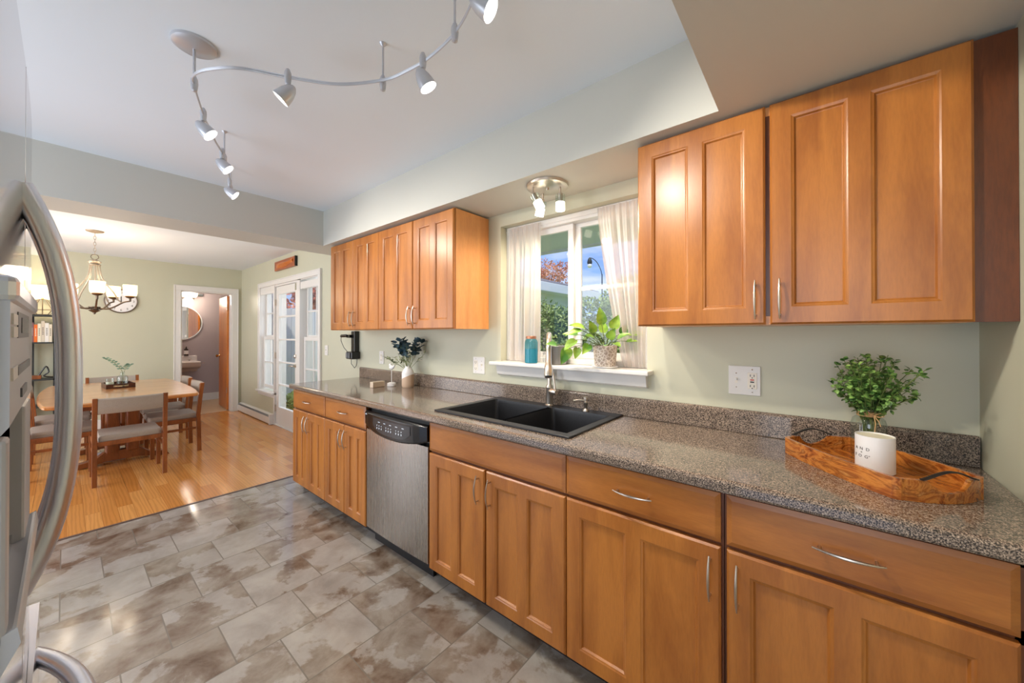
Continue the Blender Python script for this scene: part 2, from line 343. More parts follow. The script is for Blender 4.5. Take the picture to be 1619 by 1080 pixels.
# ------------------------------------------------------------------ shell
YW, YD, XR = 1.857, 1.97, .4113          # kitchen window wall, dining wall, right wall
ZC, ZS = 2.4525, 2.1407
struct('floor', B((-3.79, .6, -1.05, 2.0, -.05, 0)), 'tile')
struct('floor_dining', B((-7.9, -3.79, -2.0, 2.1, -.05, 0), (-8.62, -7.9, -2.0, .02, -.05, 0)), 'oak')
struct('floor_bathroom', B((-9.7, -7.9, .9, 2.6, -.05, .0)), 'bathfloor')
struct('trim_1', B((-3.80, -3.775, -1.0, 1.97, 0, .003)), mat('floor_transition_strip', srgb(90, 70, 62), .4))
struct('ceiling', B((-8.62, .6, -2.0, 2.15, ZC, ZC+.1)), 'ceil')
struct('ceiling_bathroom', B((-9.7, -7.9, .9, 2.6, 2.42, 2.5)), 'ceil')
# header between kitchen and dining, soffit and lowered ceiling over the right end
struct('trim_2', B((-3.8118, -3.4416, -1.95, 1.97, ZS, ZC)), 'soffit')
struct('wall_soffit', B((-3.4416, -.26, 1.489, YW, ZS, ZC)), 'soffit')
struct('ceiling_lowered', B((-.26, XR, -1.05, YW, ZS, ZC)), 'soffit')
# window wall with opening
wx0, wx1, wz0, wz1 = -1.621, -.645, 1.135, 2.059
struct('wall_window', B((-3.84, wx0, YW, YW+.15, 0, ZC), (wx1, .6, YW, YW+.15, 0, ZC), (wx0, wx1, YW, YW+.15, 0, wz0), (wx0, wx1, YW, YW+.15, wz1, ZC)), 'sage')
struct('wall_right', B((XR, XR+.15, -1.05, YW, 0, ZC)), 'sage')
struct('wall_back', B((-1.65, -.47, -1.0, -.9, 0, ZC), (-.47, XR, -1.0, -.9, 2.1, ZC), (-3.4, -1.65, -1.0, -.9, 2.3, ZC), (-3.81, -3.4, -1.0, -.9, 0, ZC)), 'sage')  # gaps in this unseen wall are made up to admit the added fill
# dining right wall with the patio unit opening
px0, px1, pzt = -6.78, -4.64, 2.08
struct('wall_dining_right', B((-7.9, px0, YD, YD+.15, 0, ZC), (px1, -3.84, YD, YD+.15, 0, ZC), (px0, px1, YD, YD+.15, pzt, ZC), (px0, -6.16, YD, YD+.15, 0, .46)), 'sage')
# dining far wall with bathroom doorway
dy0, dy1, dz1 = 1.17, 1.838, 2.03
struct('wall_dining_far', B((-7.9, -7.77, -.06, dy0, 0, ZC), (-7.9, -7.77, dy1, YD, 0, ZC), (-7.9, -7.77, dy0, dy1, dz1, ZC)), 'sage')
struct('wall_alcove', B((-8.62, -8.5, -2.0, .05, 0, ZC), (-8.5, -7.9, -.06, .05, 0, ZC)), 'sage')
struct('wall_dining_left', B((-8.5, -7.2, -2.0, -1.9, 0, ZC), (-4.0, -3.81, -2.0, -.95, 0, ZC), (-7.2, -4.0, -2.0, -1.9, 2.3, ZC)), 'sage')  # wide gap made up in this unseen wall for the added dining fill
struct('trim_3', B((-7.772, -7.745, -.075, .0, 0, 2.1), (-7.9, -7.745, -.075, -.06, 0, 2.1)), 'white')
struct('wall_bathroom', B((-9.62, -9.5, .9, 2.5, 0, 2.42), (-9.5, -7.9, 2.4, 2.5, 0, 2.42), (-9.5, -7.9, .9, 1.0, 0, 2.42)), 'mauve')
struct('baseboard_bathroom', B((-9.5, -9.485, 1.0, 2.4, 0, .14)), 'white', .003)
struct('baseboard_far', B((-7.77, -7.755, 0, 1.083, 0, .13)), 'white', .003)
struct('baseboard_alcove', B((-8.5, -8.485, -1.9, -.06, 0, .13)), 'white', .003)
# door casing of the bathroom doorway
def casing(x, y0, y1, z1, w=.085, d=.02):
    return B((x, x+d, y0-w, y0, 0, z1), (x, x+d, y1, y1+w, 0, z1), (x, x+d, y0-w, y1+w, z1, z1+w), (x, x+.006+d, y0-w-.001, y0-w+.014, .001, z1+w-.014), (x, x+.006+d, y1+w-.014, y1+w+.001, .001, z1+w-.014), (x, x+.006+d, y0-w-.001, y1+w+.001, z1+w-.0138, z1+w+.001),
             (x-.131, x-.0005, y0-.0005, y0+.015, 0, z1-.015), (x-.131, x-.0005, y1-.015, y1+.0005, 0, z1-.015), (x-.131, x-.0005, y0-.0005, y1+.0005, z1-.0148, z1+.0005))
struct('trim_4', casing(-7.77, dy0, dy1, dz1), 'white', .002)
# exterior skin that the windows show
struct('ceiling_eave', B((-4.5, 1.5, 2.02, 3.24, 2.20, 2.25), (-4.5, 1.5, 3.2, 3.24, 2.18, 2.34)), 'white_ext')

# ------------------------------------------------------------------ sink window
WN = empty('window_1', (0, 0, 0)); WN['kind'] = 'structure'
fy0, fy1 = 1.945, 1.995
def frame4(x0, x1, y0, y1, z0, z1, st, top=None, bot=None):
    top = top or st; bot = bot or st
    return [(x0, x0+st, y0, y1, z0+bot, z1-top), (x1-st, x1, y0, y1, z0+bot, z1-top), (x0, x1, y0, y1, z1-top, z1), (x0, x1, y0, y1, z0, z0+bot)]
e_ = .0008
B(*frame4(wx0+e_, wx1-e_, fy0-.03, fy1, 1.159, wz1-e_, .04, .05, .03)).build('window_frame', 'white', WN, .002)
B(*frame4(wx0+.041, -1.118, fy0, fy0+.024, 1.190, 2.008, .036)).build('window_sash', 'white', WN, .002)
B(*(frame4(-1.122, wx1-.041, fy0+.026, fy1-.001, 1.190, 2.008, .040, .026)+[(-1.081, wx1-.082, fy0+.032, fy1-.006, 1.60, 1.622)])).build('window_sash', 'white', WN, .002)
B((wx0+.078, -1.155, 1.955, 1.959, 1.227, 1.971)).build('window_pane', 'glass', WN)
B((-1.081, wx1-.082, 1.982, 1.986, 1.231, 1.981)).build('window_pane', 'glass', WN)
st = struct('trim_5', B((-1.655, -.612, 1.772, YW, 1.135, 1.158), (wx0+.002, wx1-.002, YW, 1.944, 1.1355, 1.158)), 'white', .006)
struct('trim_6', MB().prism([(1.856, 1.065), (1.845, 1.065), (1.83, 1.075), (1.82, 1.13), (1.80, 1.134), (1.856, 1.134)], 'x', -1.63, -.64), 'white')
# curtain rod and curtains
B((wx0+.001, wx1-.001, 1.9105, 1.9140, 2.026, 2.034)).build('curtain_rod', 'white'); tag(bpy.data.objects['curtain_rod'], 'thin white rod across the top of the sink window', 'curtain rod')
def curtain(xt0, xt1, xb0, xb1, label, seed):
    rnd = random.Random(seed); nx, nz = 90, 30; ph = [rnd.uniform(0, 6) for _ in range(4)]
    vs = []; fs = []
    for k in range(nz+1):
        t = k/nz; z = 2.045-(2.045-1.162)*t
        for i in range(nx+1):
            u = i/nx; x = (xt0+(xt1-xt0)*u)*(1-t**1.3)+(xb0+(xb1-xb0)*u)*t**1.3
            a = .006+.012*min(1, t*2)
            y = 1.899+a*(sin(u*40+ph[0]+t*.6)*.6+sin(u*23+ph[1]-t)*.5)+.003*sin(u*90+ph[2])*(1-t)
            if t < .06 and t > .0: y = 1.897+(y-1.897)*.6
            vs.append((x, y, z))
    for k in range(nz):
        for i in range(nx): a = k*(nx+1)+i; fs.append((a, a+1, a+nx+2, a+nx+1))
    mb = MB(); mb._add(vs, fs, True); o = mb.build('sheer_curtain', 'sheer'); return tag(o, label, 'curtain')
curtain(-1.58, -1.325, -1.585, -1.33, 'sheer white curtain hanging at the left side of the sink window', 1)
curtain(-.935, -.66, -.785, -.67, 'sheer white curtain drawn to the right of the sink window beside the potted vine', 2)

# ------------------------------------------------------------------ cabinets
def front(w, h, panels=0, st=.058, rail=.058, mid=.05, th=.02):
    """door or drawer front in the XZ plane; origin bottom-left, face at y=0, back at y=th"""
    mb = MB(); b = .006
    if not panels:
        rings = [[(0, th, 0), (w, th, 0), (w, th, h), (0, th, h)], [(0, .006, 0), (w, .006, 0), (w, .006, h), (0, .006, h)], [(.014, 0, .014), (w-.014, 0, .014), (w-.014, 0, h-.014), (.014, 0, h-.014)]]
        mb.loft(rings, True, False); return mb
    xs = [st]; pw = (w-2*st-(panels-1)*mid)/panels
    ops = [(st+i*(pw+mid), st+i*(pw+mid)+pw) for i in range(panels)]
    z0, z1 = rail, h-rail
    # outer skin with chamfered rim
    rings = [[(0, th, 0), (w, th, 0), (w, th, h), (0, th, h)], [(0, b, 0), (w, b, 0), (w, b, h), (0, b, h)], [(b, 0, b), (w-b, 0, b), (w-b, 0, h-b), (b, 0, h-b)]]
    n = 4
    mb._add(rings[0], [(0, 1, 2, 3)], False)
    mb.loft(rings, False, False)
    def quad(x0, x1, a, c): mb._add([(x0, 0, a), (x1, 0, a), (x1, 0, c), (x0, 0, c)], [(0, 1, 2, 3)], False)
    quad(b, w-b, b, z0); quad(b, w-b, z1, h-b); quad(b, ops[0][0], z0, z1); quad(ops[-1][1], w-b, z0, z1)
    for i in range(panels-1): quad(ops[i][1], ops[i+1][0], z0, z1)
    for x0, x1 in ops:
        def rg(y, k): return [(x0+k, y, z0+k), (x1-k, y, z0+k), (x1-k, y, z1-k), (x0+k, y, z1-k)]
        mb.loft([rg(0, 0), rg(.002, .004), rg(.003, .008), rg(.010, .012), rg(.0105, .014)], False, False)
        mb._add(rg(.0105, .014), [(0, 1, 2, 3)], False)
    return mb
def handle_mb(L=.135, vertical=True, proj=.030):
    mb = MB(); n = 14; pts = []
    for i in range(n+1):
        t = -1+2*i/n; s = t*L/2; d = proj*(1-.50*t*t)-.001
        pts.append((0, -d, s) if vertical else (s, -d, 0))
    rr = [.0022+.0022*(1-abs(-1+2*i/n)**1.5) for i in range(n+1)]
    mb.tube(pts, rr, 8)
    for sgn in (-1, 1):
        s = sgn*L/2*.78; d = proj*(1-.5*.78**2)
        mb.tube([(0, .001, s), (0, -d, s)] if vertical else [(s, .001, 0), (s, -d, 0)], [.0042, .003], 8)
    return mb
H_V = None
def add_handle(parent, x, z, vertical=True, L=.135):
    o = handle_mb(L, vertical).build('handle', 'nickel', parent, loc=(x, 0, z)); o['label'] = 'arched satin nickel pull'; return o
def door(parent, x0, x1, z0, z1, yf, hx, hz, panels=2, L=.135):
    mb = front(x1-x0, z1-z0, panels); d = mb.build('door', 'maple', parent, loc=(x0, yf, z0))
    add_handle(d, hx-x0, hz-z0, True, L); return d
def drawer(parent, x0, x1, z0, z1, yf, handle=True, name='drawer'):
    d = front(x1-x0, z1-z0, 0).build(name, 'maple_h', parent, loc=(x0, yf, z0))
    if handle: add_handle(d, (x1-x0)/2, (z1-z0)/2, False, .135)
    return d
YB, YBK = 1.238, 1.855
def base_cab(x0, x1, label, doors, drw, fill_r=0):
    c = empty('base_cabinet', ((x0+x1)/2, (YB+YBK)/2, 0), 0, label, 'cabinet', 'base cabinets under the speckled worktop')
    ox, oy = -(x0+x1)/2, -(YB+YBK)/2
    yf = YB+.0205+oy; yb = YBK+oy; a, b = x0+ox, x1+ox; t = .016
    mb = B((a, a+t, yf, yb, .085, .872), (b-t, b, yf, yb, .085, .872), (a+t, b-t, yf+.02, yb, .085, .10), (a+t, b-t, yb-.012, yb, .1, .872),
           (a+t, a+.035, yf, yf+.02, .085, .872), (b-.035-fill_r, b-t, yf, yf+.02, .085, .872), (a+.035, b-.035, yf, yf+.02, .695, .725), (a+.035, b-.035, yf, yf+.02, .855, .872), (a+.035, b-.035, yf, yf+.02, .085, .115))
    mb.build('carcass', 'maple_dark', c)
    B((a, b, yf+.065, yf+.08, 0, .085), (a, a+t, yf+.08, yb-.05, 0, .085), (b-t, b, yf+.08, yb-.05, 0, .085)).build('toe_kick', 'kick', c)
    for d0, d1, hx in doors: door(c, d0+ox, d1+ox, .086, .703, YB+oy, hx+ox, .607)
    for d0, d1, h in drw: drawer(c, d0+ox, d1+ox, .716, .864, YB+oy, h, 'drawer' if h else 'false_drawer_front')
    return c
base_cab(-3.436, -2.836, 'narrow-doored base cabinet at the far left end of the worktop', [(-3.4345, -3.149, -3.175), (-3.1435, -2.838, -3.116)], [(-3.4345, -2.838, True)])
base_cab(-2.834, -2.246, 'two-door base cabinet directly left of the dishwasher', [(-2.831, -2.534, -2.562), (-2.528, -2.248, -2.502)], [(-2.831, -2.248, True)])
base_cab(-1.594, -.7475, 'wide sink base cabinet with a plain false drawer front', [(-1.5918, -1.185, -1.222), (-1.175, -.749, -1.147)], [(-1.5918, -.749, False)])
base_cab(-.7455, -.2085, 'single-door base cabinet between the sink cabinet and the corner cabinet', [(-.745, -.2149, -.243)], [(-.745, -.2149, True)])
base_cab(-.2065, XR-.003, 'rightmost base cabinet against the right wall below the wooden tray', [(-.1994, .327, -.172)], [(-.1994, .327, True)], .05)

# dishwasher
DW = empty('dishwasher', (-1.92, 1.5, 0), 0, 'stainless dishwasher with a black control panel between two base cabinets', 'dishwasher')
a, b = -.319, .319; yf = YB-1.5
B((a, b, .03, .33, .02, .865), (a+.01, b-.01, yf+.03, .03, .11, .865)).build('body', 'black', DW)
mb = MB(); n = 12
pts = [(a+.004+(b-a-.008)*i/n, yf+.004-.012*(1-((i/n)*2-1)**2)*.6) for i in range(n+1)]
poly = pts+[(b-.004, yf+.03), (a+.004, yf+.03)]
mb.prism(poly, 'z', .10, .728); mb.build('door', 'steel', DW, .003)
B((a+.02, b-.02, yf+.055, yf+.075, .0, .10)).build('toe_kick', 'kick', DW)
# bowed control panel
mb = MB(); rings = []
for i in range(n+1):
    t = i/n; x = a+(b-a)*t; bow = 1-(2*t-1)**2; zlow = .757-.045*bow**.8
    yy = yf-.004-.022*bow**.7
    rings.append([(x, yf+.03, zlow), (x, yy+.004, zlow), (x, yy, zlow+.008), (x, yy-.002, .835), (x, yy+.012, .848), (x, yf+.03, .848)])
mb.loft(rings, True, False); cp = mb.build('control_panel', 'black', DW, .002)
mb = MB(); rings = []
for i in range(n+1):
    t = .2+.6*i/n; x = a+(b-a)*t*1.0; bow = 1-(2*t-1)**2; yy = yf-.004-.022*bow**.7-.0035
    sh = .0 + .012*(1-abs(2*(i/n)-1)**6)
    zt = .822; zb = .735+.04*(abs(2*(i/n)-1)**4)
    rings.append([(x, yy+.004, zb), (x, yy, zb), (x, yy, zt), (x, yy+.004, zt)])
mb.loft(rings, True, False); kp = mb.build('keypad', mat('charcoal_keypad', srgb(44, 48, 52), .25), cp)
for row, (zz, cnt, w_, h_) in enumerate(((.765, 12, .007, .010), (.781, 12, .006, .006), (.803, 5, .020, .004))):
    mb = MB()
    for k in range(cnt):
        t = .26+.48*(k+.5)/cnt+(.01 if row == 2 else 0)
        if row < 2 and k % 4 == 3: continue
        x = a+(b-a)*t; bow = 1-(2*t-1)**2; yy = yf-.004-.022*bow**.7-.0045; mb.box(x-w_/2, x+w_/2, yy, yy+.002, zz-h_/2, zz+h_/2)
    mb.build('button_markings', 'lightprint', cp)
mb = MB()
for k in range(7): mb.box(a+.018+k*.0065, a+.0225+k*.0065, yf-.0125, yf-.005, .824, .829+(.002 if k in (0, 3, 5) else 0))
mb.build('logo_lettering', 'lightprint', cp)

# worktop with sink cut-out
ce, ct = -3.4472, .914
prof = [(1.30, ct), (1.226, ct), (1.217, ct-.003), (1.212, ct-.010), (1.212, ct-.030), (1.216, ct-.037), (1.224, ct-.040), (1.30, ct-.040)]
sx0, sx1, sy0, sy1 = -1.595, -.779, 1.31, 1.815
WT = empty('worktop', (-1.5, 1.53, ct), 0, 'long grey-brown speckled laminate worktop with a raised back edge', 'worktop')
ox, oy, oz = 1.5, -1.53, -ct
mb = MB(); mb.prism([(y+oy, z+oz) for y, z in prof], 'x', ce+ox, XR-.002+ox)
def wb(x0, x1, y0, y1, z0, z1): mb.box(x0+ox, x1+ox, y0+oy, y1+oy, z0+oz, z1+oz)
wb(ce, sx0, 1.30, 1.855, ct-.04, ct); wb(sx1, XR-.002, 1.30, 1.855, ct-.04, ct); wb(sx0, sx1, 1.30, sy0, ct-.04, ct); wb(sx0, sx1, sy1, 1.855, ct-.04, ct)
mb.build('counter_slab', 'laminate', WT)
bp = [(1.8365, ct+.0002), (1.8365, ct+.088), (1.840, ct+.096), (1.847, ct+.099), (1.8555, ct+.099), (1.8555, ct+.0002)]
mb = MB(); mb.prism([(y+oy, z+oz) for y, z in bp], 'x', ce+ox+.002, XR-.004+ox); mb.build('backsplash', 'laminate', WT, .003)

# upper cabinets
def wall_cab(x0, x1, yf, z0, z1, label, doors, hz, side=None, fill=None):
    c = empty('wall_cabinet', ((x0+x1)/2, 1.7, z0), 0, label, 'cabinet', 'wall cabinets either side of the sink window')
    ox, oy, oz = -(x0+x1)/2, -1.7, -z0; a, b = x0+ox, x1+ox; y = yf+.0205+oy; yb = 1.856+oy; h = z1-z0
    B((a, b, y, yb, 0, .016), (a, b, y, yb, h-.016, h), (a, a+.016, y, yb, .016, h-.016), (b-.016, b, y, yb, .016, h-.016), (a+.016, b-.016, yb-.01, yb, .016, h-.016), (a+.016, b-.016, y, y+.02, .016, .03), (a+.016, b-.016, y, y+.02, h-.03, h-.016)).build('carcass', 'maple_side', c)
    mids = [doors[i][1]+ox for i in range(len(doors)-1)]
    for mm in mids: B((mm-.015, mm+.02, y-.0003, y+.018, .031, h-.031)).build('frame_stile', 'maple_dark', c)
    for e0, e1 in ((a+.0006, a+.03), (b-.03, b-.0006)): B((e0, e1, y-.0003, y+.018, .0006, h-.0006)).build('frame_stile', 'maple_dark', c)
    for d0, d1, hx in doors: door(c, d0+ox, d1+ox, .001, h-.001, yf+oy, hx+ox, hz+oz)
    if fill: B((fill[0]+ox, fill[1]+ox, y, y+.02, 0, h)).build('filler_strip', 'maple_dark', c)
    return c
wall_cab(-3.398, -2.5945, 1.5345, 1.371, 2.1296, 'left half of the hanging pair of upper cabinets above the white vase', [(-3.396, -2.9905, -3.02), (-2.985, -2.5955, -2.957)], 1.465)
wall_cab(-2.5935, -1.731, 1.5345, 1.371, 2.1296, 'upper cabinet directly left of the sink window, its side panel showing', [(-2.5915, -2.159, -2.188), (-2.153, -1.733, -2.126)], 1.465)
wall_cab(-.5735, .336, 1.5345, 1.371, 2.1296, 'large two-door upper cabinet to the right of the sink window', [(-.5724, -.1272, -.156), (-.1137, .3344, -.087)], 1.458, fill=(.337, .4105))

# ------------------------------------------------------------------ sink
SK = empty('kitchen_sink', (-1.187, 1.561, ct), 0, 'black double-bowl drop-in sink set into the worktop', 'sink')
rx0, rx1, ry0, ry1 = -.426, .426, -.271, .271
bowls = [(-.383, .022, -.222, .195), (.040, .386, -.222, .195)]
def rrect(x0, x1, y0, y1, r, z, n=5):
    out = []
    for cx, cy, a0 in ((x1-r, y0+r, -90), (x1-r, y1-r, 0), (x0+r, y1-r, 90), (x0+r, y0+r, 180)):
        for i in range(n+1): t = R_(a0+90*i/n); out.append((cx+r*cos(t), cy+r*sin(t), z))
    return out
bm_ = MB(); zr = .009
bm_.box(rx0, rx1, ry0, bowls[0][2], .0005, zr); bm_.box(rx0, rx1, bowls[0][3], ry1, .0005, zr)
bm_.box(rx0, bowls[0][0], bowls[0][2], bowls[0][3], .0005, zr); bm_.box(bowls[1][1], rx1, bowls[0][2], bowls[0][3], .0005, zr)
bm_.build('rim', 'sink', SK, .003)
B((bowls[0][1]-.001, bowls[1][0]+.001, bowls[0][2]-.001, bowls[0][3]+.001, -.03, -.006)).build('divider', 'sink', SK, .005)
for x0, x1, y0, y1 in bowls:
    mb = MB(); rings = [rrect(x0, x1, y0, y1, .02, zr-.0005), rrect(x0+.003, x1-.003, y0+.003, y1-.003, .022, -.01), rrect(x0+.012, x1-.012, y0+.012, y1-.012, .03, -.185), rrect(x0+.03, x1-.03, y0+.03, y1-.03, .03, -.2)]
    mb.loft(rings[::-1], False, True); mb._add(rings[-1], [tuple(range(len(rings[-1])))], False)
    # outer shell
    r2_ = [rrect(x0-.004, x1+.004, y0-.004, y1+.004, .02, -.001), rrect(x0+.006, x1-.006, y0+.006, y1-.006, .03, -.19), rrect(x0+.03, x1-.03, y0+.03, y1-.03, .03, -.21)]
    mb.loft(r2_, False, True); mb._add(r2_[-1], [tuple(range(len(r2_[-1])))])
    bw = mb.build('bowl', 'sink', SK)
    dm = MB(); dm.lathe([(.045, 0), (.045, .004), (.03, .002), (.0, .002)], ((x0+x1)/2, (y0+y1)/2+.03, -.2), 20); dm.build('drain', 'chrome', bw)

# faucet
FA = empty('kitchen_faucet', (-1.182, 1.783, ct+.0095), 0, 'tall brushed nickel pull-down faucet standing behind the sink', 'faucet')
MB().lathe([(.026, 0), (.026, .006), (.021, .012), (.0195, .10), (.021, .104), (.021, .112), (.015, .122), (.0, .122)], n=24).build('base_body', 'nickel', FA)
fo = Vector((.080, -.128, 0))
pts = [(0, 0, .10), (0, 0, .30)]
for i in range(1, 11):
    t = pi*i/10*.93; k = (1-cos(t))/2; pts.append((fo.x*k, fo.y*k, .33+.085*sin(t)))
MB().tube(pts, [.0125]*len(pts), 14).build('spout', 'nickel', FA)
tip = Vector(pts[-1]); dn = (tip-Vector(pts[-2])).normalized()
hd = MB(); q0 = tip; hd.tube([q0-dn*.005, q0+dn*.01, q0+dn*.02, q0+dn*.10, q0+dn*.105, q0+dn*.155, q0+dn*.165], [.0135, .0165, .015, .0165, .020, .0235, .022], 18)
h_ = hd.build('spray_head', 'nickel', FA); MB().tube([q0+dn*.165, q0+dn*.171], .019, 18).build('nozzle', 'black', h_)
vb = MB(); vb.tube([(.015, -.005, .085), (.05, -.018, .085), (.062, -.022, .085)], [.019, .019, .013], 16); vb.build('valve_body', 'nickel', FA)
vb = MB(); vb.tube([(.05, -.018, .10), (.045, -.014, .125), (.035, -.012, .18), (.033, -.012, .195)], [.008, .005, .008, .006], 12); vb.build('lever', 'nickel', FA)
# deck plate + dispenser
SD = empty('soap_dispenser', (-.948, 1.783, ct+.0095), 0, 'small brushed nickel soap dispenser on the back rim of the sink', 'soap dispenser')
MB().lathe([(.019, 0), (.018, .008), (.010, .014), (.009, .03), (.013, .036), (.013, .048), (.009, .052), (.009, .06), (.013, .064), (.013, .075), (.0, .078)], n=20).build('pump', 'nickel', SD)
MB().tube([(0, 0, .055), (-.03, -.02, .058), (-.055, -.036, .055)], [.006, .005, .004], 10).build('spout', 'nickel', SD)

# ------------------------------------------------------------------ refrigerator (at the left edge, seen almost edge-on)
FR = empty('refrigerator', (-1.0, -.42, 0), 0, 'large stainless french-door refrigerator with a water dispenser at the left edge', 'refrigerator')
F0 = .42-.042   # local y of door face at seam
B((-.45, .45, -.41, F0-.075, .02, 1.75)).build('cabinet_body', 'dark_grey', FR, .004)
def fdoor(x0, x1, z0, z1, name, holes=None, out=0):
    mb = MB(); n = 14; poly = []; cv = .010 if x1 < .01 else .0
    for i in range(n+1):
        x = x0+(x1-x0)*i/n; poly.append((x, F0+out-cv*(x/.45)**2))
    poly += [(x1, F0-.065), (x0, F0-.065)]
    poly = poly[::-1]
    if not holes: mb.prism(poly, 'z', z0, z1)
    else:
        hx0, hx1, hz0, hz1 = holes
        mb.prism(poly, 'z', z0, hz0); mb.prism(poly, 'z', hz1, z1)
        def sub(a, b):
            pp = [(a+(b-a)*i/6, F0+out-cv*((a+(b-a)*i/6)/.45)**2) for i in range(7)]+[(b, F0-.065), (a, F0-.065)]; return pp[::-1]
        mb.prism(sub(x0, hx0), 'z', hz0, hz1); mb.prism(sub(hx1, x1), 'z', hz0, hz1)
        mb.box(hx0, hx1, F0-.065, F0-.06, hz0, hz1)
    return mb.build(name, 'steel_fr', FR, .004)
fdoor(-.45, -.003, .70, 1.78, 'door'); nd = fdoor(.003, .45, .70, 1.78, 'door', (.2, .42, 1.08, 1.245))
fdoor(-.45, .45, .06, .69, 'freezer_drawer', None, .006)
B((-.44, .44, -.2, F0-.07, 0, .058)).build('kick_grille', 'dark_grey', FR)
MB().box(-.43, -.37, F0-.06, F0-.02, 1.7805, 1.795).build('hinge_cover', 'white', FR, .004)
MB().box(.37, .43, F0-.06, F0-.02, 1.7805, 1.795).build('hinge_cover', 'white', FR, .004)
def fhandle(pts, r, parent, nm='handle'):
    o = MB().tube(pts, r, 16).build(nm, 'steel_handle', parent); return o
for hx in (-.04, .045):
    pts = []; n = 24
    for i in range(n+1):
        t = -1+2*i/n; z = 1.253+t*.318; d = .051*(1-abs(t)**2.8)
        pts.append((hx, F0-.004+d, z))
    fhandle(pts, [.0150]*len(pts), FR)
pts = []
for i in range(25):
    t = -1+2*i/24; pts.append((t*.37, F0+.004+.075*(1-abs(t)**3.0)-.012*abs(t), .615))
fhandle(pts, [.0165]*25, FR, 'drawer_handle')
# dispenser: raised control panel over a recess
DP = MB()
DP.prism([(F0-.03, 1.245), (F0+.004, 1.245), (F0+.011, 1.256), (F0+.011, 1.375), (F0+.005, 1.385), (F0-.03, 1.385)], 'x', .095, .445)
dp = DP.build('dispenser_panel', 'grey_plastic', FR, .002)
B((.09, .448, F0-.03, F0+.016, 1.368, 1.392)).build('top_lip', 'steel_handle', dp, .006)
DQ = B((.10, .20, F0-.03, F0+.010, 1.06, 1.2445), (.42, .445, F0-.03, F0+.010, 1.06, 1.2445)); DQ.prism([(F0-.03, 1.03), (F0-.03, 1.055), (F0+.016, 1.075), (F0+.018, 1.06), (F0+.0, 1.02)], 'x', .1, .445)
dq = DQ.build('dispenser_surround', 'grey_plastic', FR, .003)
B((.20, .42, F0-.058, F0-.05, 1.085, 1.24)).build('recess_back', 'cavity', dq)
PF = F0+.011
B((.385, .435, PF-.001, PF+.0015, 1.348, 1.358)).build('button', 'white', dp); B((.385, .435, PF-.001, PF+.0015, 1.336, 1.346)).build('button', 'white', dp)
B((.385, .435, PF-.001, PF+.0015, 1.296, 1.308)).build('button', 'white', dp); B((.20, .37, PF-.001, PF+.001, 1.335, 1.362)).build('display_frame', 'dark_grey', dp)
B((.22, .33, PF+.001, PF+.0015, 1.340, 1.357)).build('display', 'black', dp)
B((.18, .375, PF-.001, PF+.0015, 1.297, 1.306)).build('button', 'dark_grey', dp); B((.24, .32, PF-.001, PF+.0015, 1.269, 1.279)).build('button', 'dark_grey', dp)
B((.28, .34, F0-.049, F0-.03, 1.12, 1.20)).build('dispenser_paddle', 'dark_grey', dq, .005)

# ------------------------------------------------------------------ outlets and switches
def plate(name, x, y, z, w, h, label, cat, kind):
    p = empty(name, (x, y, z), 0, label, cat)
    B((-w/2, w/2, -.006, -.0005, -h/2, h/2)).build('cover_plate', 'white', p, .002)
    def outlet(cx):
        B((cx-.017, cx+.017, -.0085, -.006, -.034, .034)).build('receptacle', 'ivory', p, .001)
        mb = MB()
        for s in (-1, 1):
            mb = B((cx-.008, cx-.0055, -.0092, -.008, s*.022-.004, s*.022+.005), (cx+.0055, cx+.008, -.0092, -.008, s*.022-.004, s*.022+.005), (cx-.002, cx+.002, -.0092, -.008, s*.022-.011, s*.022-.007)); mb.build('socket_slots', 'slot', p)
    def toggle(cx):
        B((cx-.005, cx+.005, -.0068, -.006, -.012, .012)).build('toggle_slot', 'ivory', p); B((cx-.0035, cx+.0035, -.016, -.006, .0, .010)).build('toggle', 'white', p, .001)
    def screws(cx, zz):
        for s in (-1, 1): MB().sphere((cx, -.0062, s*zz), .003, 8).build('screw', 'chrome', p)
    if kind == 'gfci':
        toggle(-w/4); outlet(w/4); screws(-w/4, .03); screws(w/4, .048)
        B((w/4-.007, w/4+.007, -.0098, -.008, .002, .007)).build('reset_button', 'redbtn', p); B((w/4-.007, w/4+.007, -.0098, -.008, -.007, -.002)).build('test_button', 'black', p)
    if kind == 'double': outlet(-w/4); toggle(w/4); screws(-w/4, .048); screws(w/4, .03)
    if kind == 'outlet': outlet(0); screws(0, .048)
    if kind == 'switch': toggle(0); screws(0, .03)
    return p
plate('outlet_plate', -.2295, YW, 1.139, .117, .124, 'white two-gang plate with a toggle switch and a red-button outlet, right of the window', 'outlet', 'gfci')
plate('outlet_plate', -1.822, YW, 1.117, .112, .118, 'white two-gang outlet plate left of the window sill', 'outlet', 'double')
plate('outlet_plate', -3.075, YW, 1.121, .070, .118, 'narrow white outlet plate behind the bird figurine', 'outlet', 'outlet')
plate('outlet_plate', -3.60, YW, 1.31, .070, .115, 'white outlet partly hidden behind the black wall charger', 'outlet', 'outlet')
plate('light_switch', -4.457, YD, 1.145, .076, .118, 'single white switch plate beside the patio window', 'switch', 'switch')

